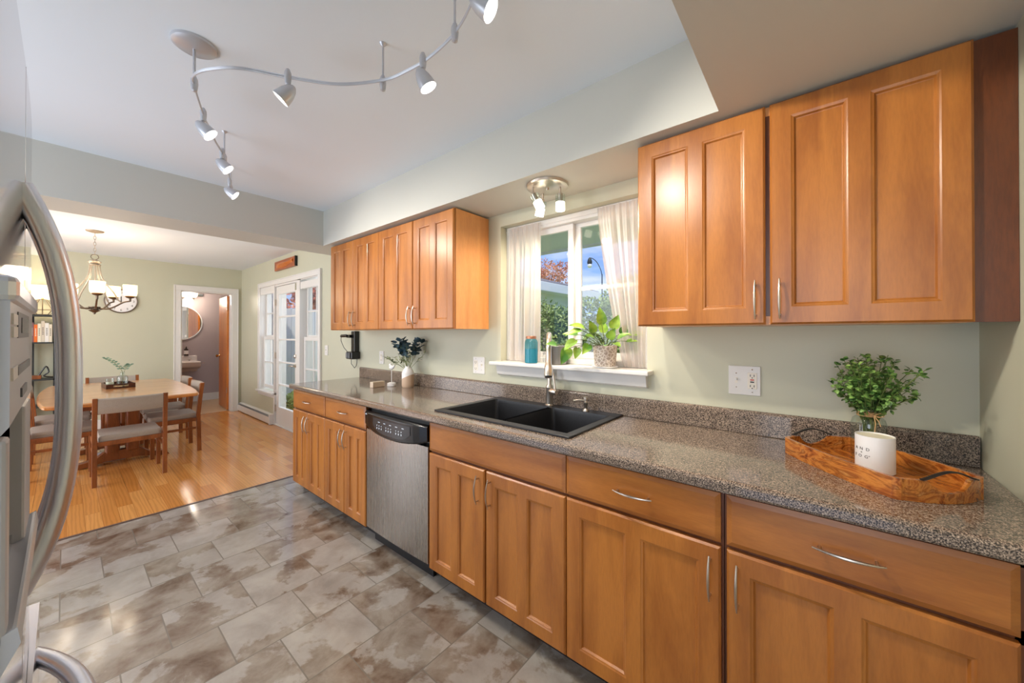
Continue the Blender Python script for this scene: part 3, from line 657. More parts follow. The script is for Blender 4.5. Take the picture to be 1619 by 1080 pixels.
# black charging dock hung on the wall end
CH = empty('charging_dock', (-3.52, YW-.0005, 1.09), 0, 'black wall-hung charging dock with a looped cord, left of the upper cabinets', 'charger')
B((-.035, .035, -.05, 0, .07, .276)).build('upright_case', 'black', CH, .006)
B((-.06, .06, -.09, -.0, 0, .075)).build('cradle', 'black', CH, .01)
B((-.035, .0, -.105, -.088, .01, .065), (.012, .04, -.105, -.088, .01, .065)).build('contact_block', 'dark_grey', CH, .004)
MB().tube([(-.20, -.07, .225), (-.18, -.07, .228), (-.09, -.07, .230), (-.07, -.07, .228)], [.012, .016, .016, .012], 12).build('plug_handset', 'black', CH)
B((-.08, -.02, -.072, -.05, .21, .24)).build('plug_arm', 'black', CH)
MB().tube([(-.2, -.07, .222), (-.205, -.068, .18), (-.16, -.06, .11), (-.09, -.05, .06), (-.055, -.05, .045)], .003, 8).build('cord', 'black', CH)
MB().tube([(-.05, -.04, .01), (-.045, -.04, -.05), (0, -.03, -.09), (.04, -.03, -.06), (.055, -.03, .02)], .003, 8).build('cord', 'black', CH)

# ------------------------------------------------------------------ things on the worktop
# vase with eucalyptus
VA = empty('ceramic_vase', (-2.51, 1.745, ct+.0004), 0, 'two-tone white and tan ceramic vase on the far part of the worktop', 'vase')
def vprof(z):
    if z < .012: return .044+.004*z/.012
    if z < .11: return .048
    if z < .158: return .048-.026*((z-.11)/.048)**1.6
    return .022
mb = MB(); n = 28
zs = [0, .006, .012, .03, .05, .07]
def slant(j): return .08+.022*sin(2*pi*j/n+1.2)
low = [[(vprof(z)*cos(2*pi*j/n), vprof(z)*sin(2*pi*j/n), z) for j in range(n)] for z in (0, .006, .012, .035)]+[[(.048*cos(2*pi*j/n), .048*sin(2*pi*j/n), slant(j)) for j in range(n)]]
mb.loft(low, False, True); mb._add(low[0], [tuple(range(n))[::-1]]); mb.build('glazed_base', 'tan', VA)
up_ = [[(.048*cos(2*pi*j/n), .048*sin(2*pi*j/n), slant(j)) for j in range(n)]]+[[(vprof(z)*cos(2*pi*j/n), vprof(z)*sin(2*pi*j/n), z) for j in range(n)] for z in (.11, .125, .14, .15, .158, .168)]+[[(.018*cos(2*pi*j/n), .018*sin(2*pi*j/n), z) for j in range(n)] for z in (.168, .12)]
mb = MB(); mb.loft(up_, True, True); mb.build('white_body', 'ceramic', VA)
EU = empty('eucalyptus_bunch', (-2.51, 1.745, ct+.125), 0, 'dark blue-green eucalyptus sprigs standing in the white and tan vase', 'plant')
rn = random.Random(5); stm = MB(); dk = MB(); lt_ = MB()
def sprig(mbS, mbL, base, dirv, L, n, lw, ll, rn, droop=.2, wob=.5):
    d = Vector(dirv).normalized(); p = Vector(base); pts = [p.copy()]
    for i in range(n):
        d = (d+Vector((rn.uniform(-.12, .12), rn.uniform(-.12, .12), rn.uniform(-.1, .1)-droop*.05))).normalized(); p = p+d*L/n; pts.append(p.copy())
        if i > n*.3:
            for s in range(2):
                a = Vector((rn.uniform(-1, 1), rn.uniform(-1, 1), rn.uniform(-.3, .8))).normalized(); dd = (d*.6+a*wob*1.6).normalized()
                mbL.leaf(p, dd, (rn.uniform(-.5, .5), rn.uniform(-.5, .5), 1), ll*rn.uniform(.75, 1.15), lw*rn.uniform(.8, 1.1), .1, droop)
    mbS.tube(pts, .0013, 5)
for i in range(11):
    an = rn.uniform(0, 6.28); sprig(stm, dk, (0, 0, 0), (.42*cos(an)+.15, .32*sin(an)-.1, 1.0), .25, 7, .050, .048, rn, .1)
for i in range(9):
    an = rn.uniform(0, 6.28); sprig(stm, lt_, (0, 0, 0), (.85*cos(an), .6*sin(an)-.15, .65), .20, 8, .018, .036, rn)
stm.build('stems', 'stem', EU); dk.build('round_leaves', 'euca', EU)['label'] = 'dark blue-green rounded leaves'; lt_.build('narrow_leaves', 'euca_lt', EU)['label'] = 'pale sage narrow leaves'
# bird figurine
BF = empty('bird_figurine', (-2.655, 1.69, ct+.0004), 0, 'small white bird figurine on a thin post beside the vase', 'figurine')
MB().lathe([(.034, 0), (.036, .004), (.036, .010), (.030, .013), (.034, .016), (.034, .024), (.020, .030), (.0, .031)], n=24).build('base', 'ceramic', BF)
MB().cyl((0, 0, .03), .0028, .105, 8).build('post', 'ceramic', BF)
mb = MB(); mb.sphere((0, 0, .152), .022, 16, (1.15, .8, .85)); mb.sphere((-.018, 0, .170), .013, 12); mb.tube([(.015, 0, .150), (.035, 0, .165), (.046, 0, .178)], [.012, .008, .005], 8); bd = mb.build('bird', 'ceramic', BF)
mb = MB(); mb.tube([(-.028, 0, .169), (-.038, 0, .167)], [.004, .0005], 6); mb.build('beak', 'tan', bd)
mb = MB(); mb.sphere((-.021, -.0115, .172), .002, 6); mb.build('eye', 'black', bd)
WBk = B((-.02, .02, -.055, .055, 0, .045)).build('wooden_block', 'beech', None, .002, loc=(-2.69, 1.585, ct+.0005), rot=(0, 0, R_(6)))
tag(WBk, 'small pale rectangular wooden block on the worktop beside the bird figurine', 'block')

# tray
TR = empty('serving_tray', (.130, 1.572, ct+.0003), R_(-49.8), 'striped acacia wood tray with black strap handles at the right end of the worktop', 'tray')
HL, HWd, RT = .194, .120, .055
def tray_outline(k):
    L, W_ = HL-k, HWd-k; pts = []
    def side(a, b, bow, n):
        a, b = Vector(a), Vector(b); d = (b-a); nr = Vector((d.y, -d.x)).normalized()
        return [tuple(a+d*i/n+nr*bow*(1-(2*i/n-1)**2)) for i in range(n)]
    c = .022
    pts += side((-L, -W_+c), (-L+c*.6, -W_), -.0+.004, 3)+side((-L+c*.6, -W_), (L-c*.6, -W_), .012, 18)+side((L-c*.6, -W_), (L, -W_+c), .004, 3)
    pts += side((L, -W_+c), (L, W_-c), .022, 24)
    pts += side((L, W_-c), (L-c*.6, W_), .004, 3)+side((L-c*.6, W_), (-L+c*.6, W_), .012, 18)+side((-L+c*.6, W_), (-L, W_-c), .004, 3)
    pts += side((-L, W_-c), (-L, -W_+c), .022, 24)
    return pts
o0, o1 = tray_outline(0), tray_outline(.009); nn = len(o0)
mb = MB(); mb._add([(x, y, 0) for x, y in o0], [tuple(range(nn))[::-1]]); mb._add([(x, y, .011) for x, y in o1], [tuple(range(nn))])
mb.loft([[(x, y, 0) for x, y in o0], [(x, y, .011) for x, y in o0]], False, False); mb.build('bottom_board', 'acacia', TR)
mb = MB(); rg = []
for j in range(nn+1):
    (x0_, y0_), (x1_, y1_) = o0[j % nn], o1[j % nn]; z1_ = RT
    if abs(x0_) > HL*.99: z1_ -= .030*max(0, 1-(abs(y0_)/.058)**2.5)
    rg.append([(x0_, y0_, .0112), (x0_, y0_, z1_), (x1_, y1_, z1_), (x1_, y1_, .0112)])
mb.loft(rg, False, False); mb.build('side_wall', 'acacia', TR)['label'] = 'striped acacia side wall with scooped ends'
for sgn in (-1, 1):
    pts = []
    for i in range(17):
        y = -.070+.140*i/16; pts.append((sgn*(HL+.013+.004*(1-(y/.07)**2)), y, RT+.003+.020*(cos(y/.07*pi/2))**1.3))
    MB().tube(pts, .0065, 8, flat=.35).build('handle', 'black_leather', TR)['label'] = 'black leather strap handle'
# candle
CA = empty('candle', (.143, 1.552, ct+.0118), 0, 'white jar candle with grey lettering standing in the acacia tray', 'candle')
MB().lathe([(.040, 0), (.0445, .003), (.0445, .108), (.0425, .108), (.042, .100), (.0, .100)], n=36).build('jar', 'ceramic', CA)
MB().lathe([(.0418, 0), (.0418, .004), (0, .005)], (0, 0, .1005), 30).build('wax', 'wax', CA)
vdir = math.atan2(-1.552, -.143)   # towards the camera
def wrap(cz, a0):
    def f(co):
        an = a0+co.x/.0446; r = .0446+co.z+.0002; return (r*cos(an), r*sin(an), cz+co.y)
    return f
mb = MB()
for s, z, sz in (('AND', .069, .0122), ('+', .058, .011), ('FOG°', .047, .0122)):
    q_ = text_obj({'AND': 'A  N  D', '+': '+'}.get(s, 'F  O  G°'), sz, None, None, None, wrap(z, vdir-R_(40)))
    o_ = len(mb.v); mb.v += q_.v; mb.f += [[i+o_ for i in f] for f in q_.f]; mb.sm += q_.sm
mb.build('lettering', 'ink', CA)
# glass jar with greenery
GJ = empty('glass_jar', (.142, 1.70, ct+.0125), 0, 'clear glass jar tied with twine behind the candle on the tray', 'jar')
MB().lathe([(.0, .002), (.041, .0), (.045, .006), (.045, .112), (.040, .130), (.027, .142), (.027, .152), (.029, .156), (.029, .162), (.026, .162)], n=28, caps=False).build('glass_body', 'jarglass', GJ)
tw = MB()
for k in range(3): tw.lathe([(.0285, -.003), (.0305, 0), (.0285, .003)], (0, 0, .1425+k*.005), 24, caps=False)
vd = Vector((-.137, -1.695, 0)).normalized(); sd = Vector((vd.y, -vd.x, 0))
kx = vd*.0305-sd*.012
tw.tube([kx+Vector((0, 0, .148)), kx-sd*.018+vd*.004+Vector((0, 0, .158)), kx-sd*.024+vd*.006+Vector((0, 0, .148)), kx-sd*.012+vd*.004+Vector((0, 0, .143)), kx+Vector((0, 0, .147))], .0013, 6)
tw.tube([kx+Vector((0, 0, .147)), kx+sd*.014+vd*.004+Vector((0, 0, .158)), kx+sd*.022+vd*.004+Vector((0, 0, .15)), kx+Vector((0, 0, .146))], .0013, 6)
tw.tube([kx+Vector((0, 0, .147)), kx-sd*.004+vd*.012+Vector((0, 0, .125)), kx-sd*.002+vd*.012+Vector((0, 0, .095))], .0013, 6)
tw.tube([kx+Vector((0, 0, .147)), kx-sd*.012+vd*.008+Vector((0, 0, .13)), kx-sd*.016+vd*.010+Vector((0, 0, .115))], .0013, 6)
tw.build('twine', 'jute', GJ)
GR = empty('greenery_bunch', (.142, 1.70, ct+.03), 0, 'bushy bunch of small green leaves standing in the twine-tied glass jar', 'plant')
rn = random.Random(11); stm = MB(); lf = MB()
for i in range(74):
    an = rn.uniform(0, 6.28); sp_ = rn.uniform(.1, 1)**.7
    top = Vector((.020+.118*sp_*cos(an), -.01+.105*sp_*sin(an), rn.uniform(.205, .33)-.035*sp_**2))
    p0 = Vector((rn.uniform(-.016, .016), rn.uniform(-.016, .016), .0)); pm = Vector((rn.uniform(-.012, .012), rn.uniform(-.012, .012), .13)); pts = []
    for k in range(9):
        t = k/8; pts.append(p0*(1-t)**2+pm*2*t*(1-t)+top*t*t)
    stm.tube(pts, .0011, 5)
    for k in range(5, 9):
        d = (pts[k]-pts[k-1]).normalized()
        for s in range(7 if k > 5 else 2):
            a_ = Vector((rn.uniform(-1, 1), rn.uniform(-1, 1), rn.uniform(-.7, .9))).normalized(); pp = pts[k]-d*rn.uniform(0, .02)
            L = rn.uniform(.012, .021); lf.leaf(pp+a_*.003, (d*.25+a_).normalized(), (rn.uniform(-.6, .6), rn.uniform(-.6, .6), 1), L, L*.8, .08, .2)
stm.build('stems', 'stem', GR); lf.build('foliage', 'boxwood', GR)

# ------------------------------------------------------------------ window sill things
SZ = 1.1585
TJ = empty('teal_jar', (-1.352, 1.836, SZ), 0, 'teal glass jar with a copper lid on the left of the window sill', 'jar')
MB().lathe([(.0, 0), (.036, 0), (.041, .006), (.041, .128), (.036, .143), (.030, .148), (.030, .155)], n=28, caps=False).build('glass_body', 'teal', TJ)
MB().lathe([(.037, .003), (.0385, .01), (.0385, .088), (0, .088)], n=28).build('liquid', 'water', TJ)
MB().lathe([(.032, .15), (.032, .165), (.030, .167), (0, .167)], n=28).build('lid', mat('copper_lid', srgb(188, 130, 100), .35, .8), TJ)
dt = MB(); rn = random.Random(3)
for k in range(5):
    p = Vector((.03+rn.uniform(0, .03), rn.uniform(-.02, .02), .01)); pts = [p]
    for i in range(7): p = p+Vector((rn.uniform(-.008, .012), rn.uniform(-.005, .005), .028)); pts.append(p)
    dt.tube(pts, .0006, 4)
    for q_ in pts[2:]:
        for s in range(3): dt.sphere(q_+Vector((rn.uniform(-.012, .012), rn.uniform(-.01, .01), rn.uniform(-.01, .01))), .0022, 5)
DT = dt.build('dried_sprig', mat('dried_seed', srgb(120, 120, 120), .7), None, loc=(-1.300, 1.84, SZ)); tag(DT, 'thin dried seed sprig standing beside the teal jar', 'plant')
GP = MB().lathe([(.054, 0), (.058, .004), (.066, .108), (.064, .110), (.061, .108), (.055, .02), (0, .02)], n=32).build('plant_pot', 'greypot', None, loc=(-1.18, 1.862, SZ)); tag(GP, 'plain dark grey metal pot on the sill behind the faucet', 'pot')
PP = empty('plant_pot', (-.865, 1.843, SZ), 0, 'beige ceramic pot with a pale curved pattern on the right of the sill', 'pot')
MB().lathe([(.062, 0), (.068, .003), (.070, .008), (.066, .009), (.0, .008)], n=32).build('saucer', 'ceramic', PP)
MB().lathe([(.052, .009), (.055, .011), (.0635, .112), (.0635, .118), (.060, .118), (.058, .105), (0, .104)], n=36).build('pot_body', 'terracotta', PP)
MB().cyl((0, 0, .1045), .0575, .004, 24).build('soil', mat('potting_soil', srgb(70, 54, 42), .9), PP)
PV = empty('potted_vine', (-.865, 1.843, SZ+.1085), 0, 'golden green trailing vine with heart-shaped leaves growing in the beige pot', 'plant')
def bigleaf(p, d, up, L, Wd):
    p = Vector(p); d = Vector(d).normalized(); a = d.cross(Vector(up)).normalized(); u = a.cross(d)
    prof = [(-.10, .22), (-.04, .62), (.08, .88), (.25, 1.0), (.45, .88), (.65, .62), (.83, .32), (.95, .1)]
    vs = []; fs = []
    for t_, w_ in prof:
        c = p+d*L*(t_+.05)-u*L*.22*max(0, t_)**2
        notch = Vector() if t_ > 0 else d*L*.10
        vs += [c+a*Wd*.5*w_+u*Wd*.10*w_, c+a*Wd*.25*w_+u*Wd*.03*w_+notch*.4, c-u*Wd*.02+notch, c-a*Wd*.25*w_+u*Wd*.03*w_+notch*.4, c-a*Wd*.5*w_+u*Wd*.10*w_]
    for i in range(len(prof)-1):
        for j in range(4): k = i*5+j; fs.append((k, k+1, k+6, k+5))
    vs.append(p+d*L*1.05-u*L*.22); k = (len(prof)-1)*5
    for j in range(4): fs.append((k+j, k+j+1, len(vs)-1))
    m_ = MB(); m_._add([tuple(v) for v in vs], fs, True); return m_
Rv = Vector((.773, .634, 0)); Bk = Vector((.634, -.773, 0)); Up = Vector((0, 0, 1))   # room directions
def W3(r, u, b=0): return Rv*r+Up*u+Bk*b
leaves = [ # (position right, up, toward room), (direction right, up, toward), length, width
 ((-.015, .155, .02), (-.1, 1, .1), .10, .065), ((.035, .125, .03), (.35, .9, .2), .085, .065), ((-.055, .10, .03), (-.3, .8, .3), .075, .058), ((.085, .09, .0), (.5, .7, .1), .07, .055),
 ((-.10, .13, .02), (-.75, .25, .2), .095, .07), ((-.12, .115, .05), (-1, -.15, .3), .10, .055), ((-.055, .06, .06), (-.7, .35, .5), .08, .06), ((.01, .06, .06), (.2, .6, .6), .075, .055),
 ((.055, .06, .05), (.6, .45, .4), .075, .055), ((.115, .085, .03), (1, .12, .15), .13, .05), ((-.15, .05, .07), (-.8, -.5, .3), .09, .065), ((-.18, -.005, .06), (-.5, -.9, .3), .10, .07),
 ((-.235, .015, .03), (-.9, .25, .3), .065, .058), ((-.09, .02, .09), (-.55, -.55, .6), .075, .055), ((-.14, .0, .08), (-.3, -.9, .4), .065, .05), ((-.02, .02, .08), (-.1, .1, 1), .06, .05),
 ((.0, .10, -.02), (.1, 1, -.3), .08, .06), ((-.13, .085, .0), (-.9, .2, -.1), .085, .062), ((.03, .03, .085), (.4, -.2, .8), .05, .045), ((.1, .04, .04), (.8, .2, .5), .06, .05)]
stm = MB()
for (p, d, L, Wd) in leaves:
    P_ = W3(p[0]*1.1-.006, p[1]*.80, p[2]); L *= .88; Wd *= .9; bigleaf(P_, W3(*d), W3(0, .5, 1) if abs(d[1]) > .5 else W3(0, .9, .5), L, Wd).build('leaf', 'pothos', PV)
    b0 = Vector((P_.x*.15, P_.y*.15, -.002)); md = b0.lerp(P_, .5)+Up*.03
    stm.tube([b0*(1-t)**2+md*2*t*(1-t)+P_*t*t for t in [k/8 for k in range(9)]], .0018, 6)
stm.build('stems', 'stem', PV)

# ------------------------------------------------------------------ sink ceiling fixture
CF = empty('spot_cluster', (-1.105, 1.648, ZS), 0, 'brushed nickel three-lamp ceiling fixture above the sink window', 'ceiling light')
MB().lathe([(.0, -.018), (.100, -.018), (.110, -.014), (.112, -.0005), (.0, -.0005)], n=40).build('canopy', 'nickel', CF)
MB().lathe([(.009, -.018), (.008, -.026), (.0, -.028)], n=12).build('finial', 'nickel', CF)
lamps = [((.062, .030, 0), (0, 0, -1)), ((-.055, -.055, 0), (.42, .16, -.90)), ((-.062, .045, 0), (-.30, .05, -.95))]
for (px_, py_, _), dv in lamps:
    dv = Vector(dv).normalized(); p0 = Vector((px_, py_, -.0185)); p1 = p0+Vector((0, 0, -.030))
    s_ = MB(); s_.tube([p0, p1], .005, 10); s_.tube([p1, p1+dv*.004, p1+dv*.045], [.008, .013, .013], 14); sk = s_.build('lamp_holder', 'nickel', CF)
    MB().tube([p1+dv*.010, p1+dv*.012, p1+dv*.070], [.018, .0255, .0255], 20, caps=False).build('clear_glass', 'jarglass', sk)
    MB().tube([p1+dv*.050, p1+dv*.094], [.0245, .0245], 20).build('frosted_glass', 'frost', sk)
    pw = CF.location+p1+dv*.13
    light('sink_fixture_bulb', 'SPOT', pw, 12, (1, .86, .68), target=pw+dv, spot_size=R_(160), spot_blend=.6, shadow_soft_size=.018)

# ------------------------------------------------------------------ track light
TZ = 2.30
TL = empty('track_light', (-1.835, .312, ZC), 0, 'silver curved monorail ceiling light with six adjustable spot heads', 'track light')
T0 = TL.location
MB().lathe([(.0, -.022), (.052, -.020), (.068, -.010), (.070, -.0005), (.0, -.0005)], n=36).build('canopy', 'silver', TL)
MB().tube([(0, 0, -.02), (0, 0, -.13)], .005, 10).build('stem', 'silver', TL)
rail = [(-3.0, .70), (-2.80, .648), (-2.66, .605), (-2.50, .553), (-2.408, .521), (-2.30, .472), (-2.216, .442), (-2.10, .395), (-1.965, .350), (-1.85, .315), (-1.783, .300), (-1.70, .325), (-1.598, .400), (-1.516, .526), (-1.409, .665), (-1.253, .762), (-1.14, .790), (-1.028, .800), (-.881, .786), (-.75, .74), (-.62, .67)]
def catmull(P, k=6):
    out = []
    for i in range(len(P)-1):
        p0, p1, p2, p3 = P[max(i-1, 0)], P[i], P[i+1], P[min(i+2, len(P)-1)]
        for s in range(k):
            t = s/k; out.append(tuple(.5*((2*b)+(-a+c)*t+(2*a-5*b+4*c-d)*t*t+(-a+3*b-3*c+d)*t**3) for a, b, c, d in zip(p0, p1, p2, p3)))
    out.append(P[-1]); return out
rp = [Vector((x, y, TZ))-T0 for x, y in catmull(rail)]
rm = MB(); rm.tube([p+Vector((0, 0, .004)) for p in rp], .0026, 8); rm.tube([p-Vector((0, 0, .004)) for p in rp], .0026, 8); rm.tube(rp, .0018, 6)
rm.build('rail', 'silver', TL)
def capsule(c, r=.0125, h=.062): 
    c = Vector(c); return MB().lathe([(.004, -h/2), (r*.75, -h/2+.004), (r*.9, -h*.2), (r, 0), (r*.95, h*.25), (r*.5, h*.47), (0, h*.5)], tuple(c), 16)
capsule((0, 0, TZ-ZC)).build('feed_connector', 'silver', TL)
for (x, y) in ((-1.272, .770), (-.881, .786), (-2.50, .553), (-2.985, .695)):
    l = Vector((x, y, TZ))-T0
    s_ = capsule(l); s_.tube([l+Vector((0, 0, .02)), Vector((l.x, l.y, -.012)), Vector((l.x, l.y, -.0005))], [.004, .004, .014], 12); s_.build('support_post', 'silver', TL)
VR, VF = Vector((.773, .634, 0)), Vector((-.634, .773, 0))
heads = [((-1.516, .526), -VR*.56-VF*.12-Up*.64, 22), ((-1.06, .797), VR*.46+VF*.14-Up*.80, 22), ((-2.065, .382), VR*.58+VF*.27-Up*.66, 22), ((-2.43, .528), VR*.58+VF*.25-Up*.62, 22), ((-2.86, .66), VR*.62+VF*.30-Up*.52, 22), ((-.70, .715), Vector((1.1, .75, -1.0)), 40)]
for (x, y), dv, on in heads:
    l = Vector((x, y, TZ))-T0; dv = dv.normalized()
    h_ = capsule(l); h_.tube([l-Vector((0, 0, .02)), l-Vector((0, 0, .058))], .0045, 10); sp_ = h_.build('spot_head', 'silver', TL)
    p = l-Vector((0, 0, .062)); a0 = p-dv*.034+Up*.004
    MB().tube([a0, a0+dv*.003, a0+dv*.015, a0+dv*.036, a0+dv*.060, a0+dv*.072], [.003, .009, .0185, .0262, .0305, .0312], 20, caps=False).build('shade', 'silver', sp_)
    MB().tube([a0+dv*.060, a0+dv*.064], .0275, 20).build('lamp', 'bulb', sp_)
    pw = T0+a0+dv*.076
    light('track_spot', 'SPOT', pw, on, (1, .91, .79), target=pw+dv, spot_size=R_(125), spot_blend=.9, shadow_soft_size=.028)

# ------------------------------------------------------------------ dining set
TB = empty('dining_table', (-5.95, .39, 0), 0, 'boat-shaped teak dining table on a pedestal base', 'table')
def boat(k, n=16):
    HLt = .985-k; pts = []
    def w(u): return (.56-k)-.055*(abs(u)/.985)**2.4
    side = [(-HLt+.05+(2*HLt-.1)*i/n, 0) for i in range(n+1)]
    right = [(u, w(u)) for u, _ in side]; left = [(u, -w(u)) for u, _ in side[::-1]]
    wend = w(HLt)
    endR = [(HLt-.012, wend-.008), (HLt, wend-.05), (HLt+.012, wend*.6), (HLt+.018, 0), (HLt+.012, -wend*.6), (HLt, -wend+.05), (HLt-.012, -wend+.008)]
    endL = [(-x, -y) for x, y in endR]
    return right+endR+left+endL
b0, b1 = boat(0), boat(.012)
mb = MB(); mb.loft([[(x, y, .690) for x, y in b1], [(x, y, .700) for x, y in b0], [(x, y, .715) for x, y in b0], [(x, y, .725) for x, y in b1]][::-1], True, False); mb.f = [f[::-1] for f in mb.f]
mb.build('table_top', 'teak_top', TB)
B((-.80, .80, -.36, -.335, .63, .6895), (-.80, .80, .335, .36, .63, .6895), (-.80, -.775, -.335, .335, .63, .6895), (.775, .80, -.335, .335, .63, .6895)).build('apron', 'teak', TB, .003)
for sx in (-1, 1):
    x = sx*.33
    mb = B((x-.05, x+.05, -.125, -.02, .10, .66), (x-.05, x+.05, .02, .125, .10, .66), (x-.04, x+.04, -.32, .32, .64, .6895)); mb.build('column', 'teak', TB, .02, 4)
    mb = MB(); pr_ = [(-.36, 0), (-.33, .045), (-.20, .065), (-.125, .13), (.125, .13), (.20, .065), (.33, .045), (.36, 0), (.30, 0), (.12, .035), (-.12, .035), (-.30, 0)]
    mb.loft([[(x-.045, y, z) for y, z in pr_], [(x+.045, y, z) for y, z in pr_]], True, False); mb.build('foot', 'teak', TB, .008, 3)
B((-.28, .28, -.02, .02, .20, .30)).build('stretcher', 'teak', TB, .005)

CHAIR_G = 'teak dining chairs around the table'
def make_chair(label):
    c = empty('dining_chair', (0, 0, 0), 0, label, 'chair', CHAIR_G)   # front faces +y
    w = .225
    for sx in (-1, 1):
        mb = MB(); x = sx*w; mb.loft([[(x-.016, y-.019, z), (x+.016, y-.019, z), (x+.016, y+.019, z), (x-.016, y+.019, z)] for y, z in ((-.20, 0), (-.19, .42), (-.205, .60), (-.225, .775))], True, False); mb.build('leg', 'teak', c, .003)
        B((x-.016, x+.016, .17, .205, 0, .385)).build('leg', 'teak', c, .003)
        B((x-.012, x+.012, -.17, .17, .345, .385)).build('seat_rail', 'teak', c, .003); B((x-.010, x+.010, -.17, .17, .255, .280)).build('stretcher', 'teak', c, .003)
    B((-w+.012, w-.012, .175, .197, .345, .385)).build('seat_rail', 'teak', c, .003); B((-w+.012, w-.012, -.20, -.18, .345, .385)).build('seat_rail', 'teak', c, .003)
    # upholstered seat
    mb = MB(); nx, ny = 14, 12; top = []; 
    def sz_(u, v): return .405+.035*(1-abs(u)**4)*(1-abs(v)**4)
    rings = []
    for k in range(8):
        t = k/7; s = 1-.03*(t-.4)**2 if t < .7 else 1-.12*(t-.6); rings.append([(x*s, y*s, z) for x, y, z in rrect(-.205, .205, -.19, .215, .03, .386+.048*min(1, t*1.1), 4)])
    mb.loft(rings, True, True); mb.build('seat', 'fabric', c)
    # curved padded backrest
    mb = MB(); n = 14; rings = []
    for i in range(n+1):
        t = -1+2*i/n; x = t*(w+.012*0-.017); bow = -.030*(1-t*t)
        yy = -.213+bow
        th = .022
        rings.append([(x, yy-th*.5, .635), (x, yy-th*.9, .65), (x, yy-th-.002, .70), (x, yy-th*.9-.006, .760), (x, yy-th*.5-.006, .770), (x, yy+th*.5-.004, .770), (x, yy+th*.6, .757), (x, yy+th*.7, .70), (x, yy+th*.6, .645), (x, yy+th*.4, .635)])
    mb.loft(rings, True, True); mb.build('backrest', 'fabric', c)
    return c
ch0 = make_chair('dining chair at the near end of the table, its grey back toward the kitchen')
ch0.location = (-5.045, .393, 0); ch0.rotation_euler = (0, 0, R_(90))
for loc, rz, lab in (((-5.68, .785, 0), 180, 'dining chair on the patio-door side of the table, nearer the kitchen'),
                     ((-6.42, .805, 0), 180, 'dining chair on the patio-door side of the table, nearer the bathroom doorway'),
                     ((-5.68, -.02, 0), 0, 'dining chair on the left side of the table, nearer the kitchen'),
                     ((-6.42, -.02, 0), 0, 'dining chair on the left side of the table, nearer the bookshelf'),
                     ((-6.98, .41, 0), -90, 'dining chair at the far end of the table, facing the kitchen')):
    c = copy_tree(ch0); c.location = loc; c.rotation_euler = (0, 0, R_(rz)); c['label'] = lab

# tray on the table, bottle vase, candle glass
DTr = empty('wooden_tray', (-6.2, .395, .7255), R_(4), 'dark wooden tray with pale pebbles in the middle of the dining table', 'tray')
B((-.16, .16, -.115, .115, 0, .008)).build('bottom', 'dark_wood', DTr)
B((-.16, .16, -.115, -.105, .008, .05), (-.16, .16, .105, .115, .008, .05), (-.16, -.15, -.105, .105, .008, .05)).build('rim', 'dark_wood', DTr)
B((.15, .16, -.105, -.06, .008, .05), (.15, .16, .06, .105, .008, .05), (.15, .16, -.06, .06, .008, .018), (.15, .16, -.06, .06, .036, .05)).build('handle_side', 'dark_wood', DTr)
rn = random.Random(9); mb = MB()
for k in range(60):
    mb.sphere((rn.uniform(-.14, .14), rn.uniform(-.095, .095), .0135), rn.uniform(.008, .013), 8, (1.2, 1, .7))
pb = mb.build('pebbles', mat('tan_pebbles', srgb(214, 176, 128), .6), DTr); pb['kind'] = 'stuff'; pb['label'] = 'pale tan pebbles'
BV = empty('bottle_vase', (-6.17, .425, .747), 0, 'squat clear glass bottle holding a leafy sprig on the table tray', 'vase')
MB().lathe([(.0, 0), (.044, 0), (.048, .006), (.048, .085), (.040, .105), (.018, .118), (.016, .145), (.021, .150), (.019, .152)], n=24, caps=False).build('glass_body', 'jarglass', BV)
SG = empty('eucalyptus_sprig', (-6.17, .425, .76), 0, 'single leafy green sprig leaning from the glass bottle on the table', 'plant')
s1 = MB(); s2 = MB(); pts = [(0, 0, 0), (0, 0, .13), (-.01, -.03, .2), (-.02, -.075, .26), (-.02, -.13, .30)]; pc = catmull(pts, 5)
s1.tube(pc, .002, 6); rn = random.Random(4)
for k in range(8, len(pc), 2): 
    for s in (-1, 1): s2.leaf(pc[k], (rn.uniform(-.3, .3), s*.8+rn.uniform(-.4, .2), rn.uniform(0, .6)), (1, 0, .4), .032, .02, .05)
pc = catmull([(0, 0, .10), (0, .03, .19), (0, .06, .22)], 4); s1.tube(pc, .0015, 6)
for k in range(3, len(pc)):
    for s in (-1, 1): s2.leaf(pc[k], (.2, s*.7+.2, .3), (1, 0, .4), .034, .016, .05)
s1.build('stem', 'stem', SG); s2.build('leaves', leafmat('sprig_leaf', srgb(92, 126, 104), srgb(134, 160, 134), .5, 20), SG)
CG = empty('candle_glass', (-6.14, .325, .747), 0, 'small ribbed glass tumbler beside the bottle on the table tray', 'glass')
MB().lathe([(.0, .002), (.032, 0), (.034, .004), (.036, .085), (.034, .085)], n=20, caps=False).build('glass_body', 'jarglass', CG)
MB().lathe([(.030, .003), (.031, .045), (0, .045)], n=20).build('wax', 'wax', CG)

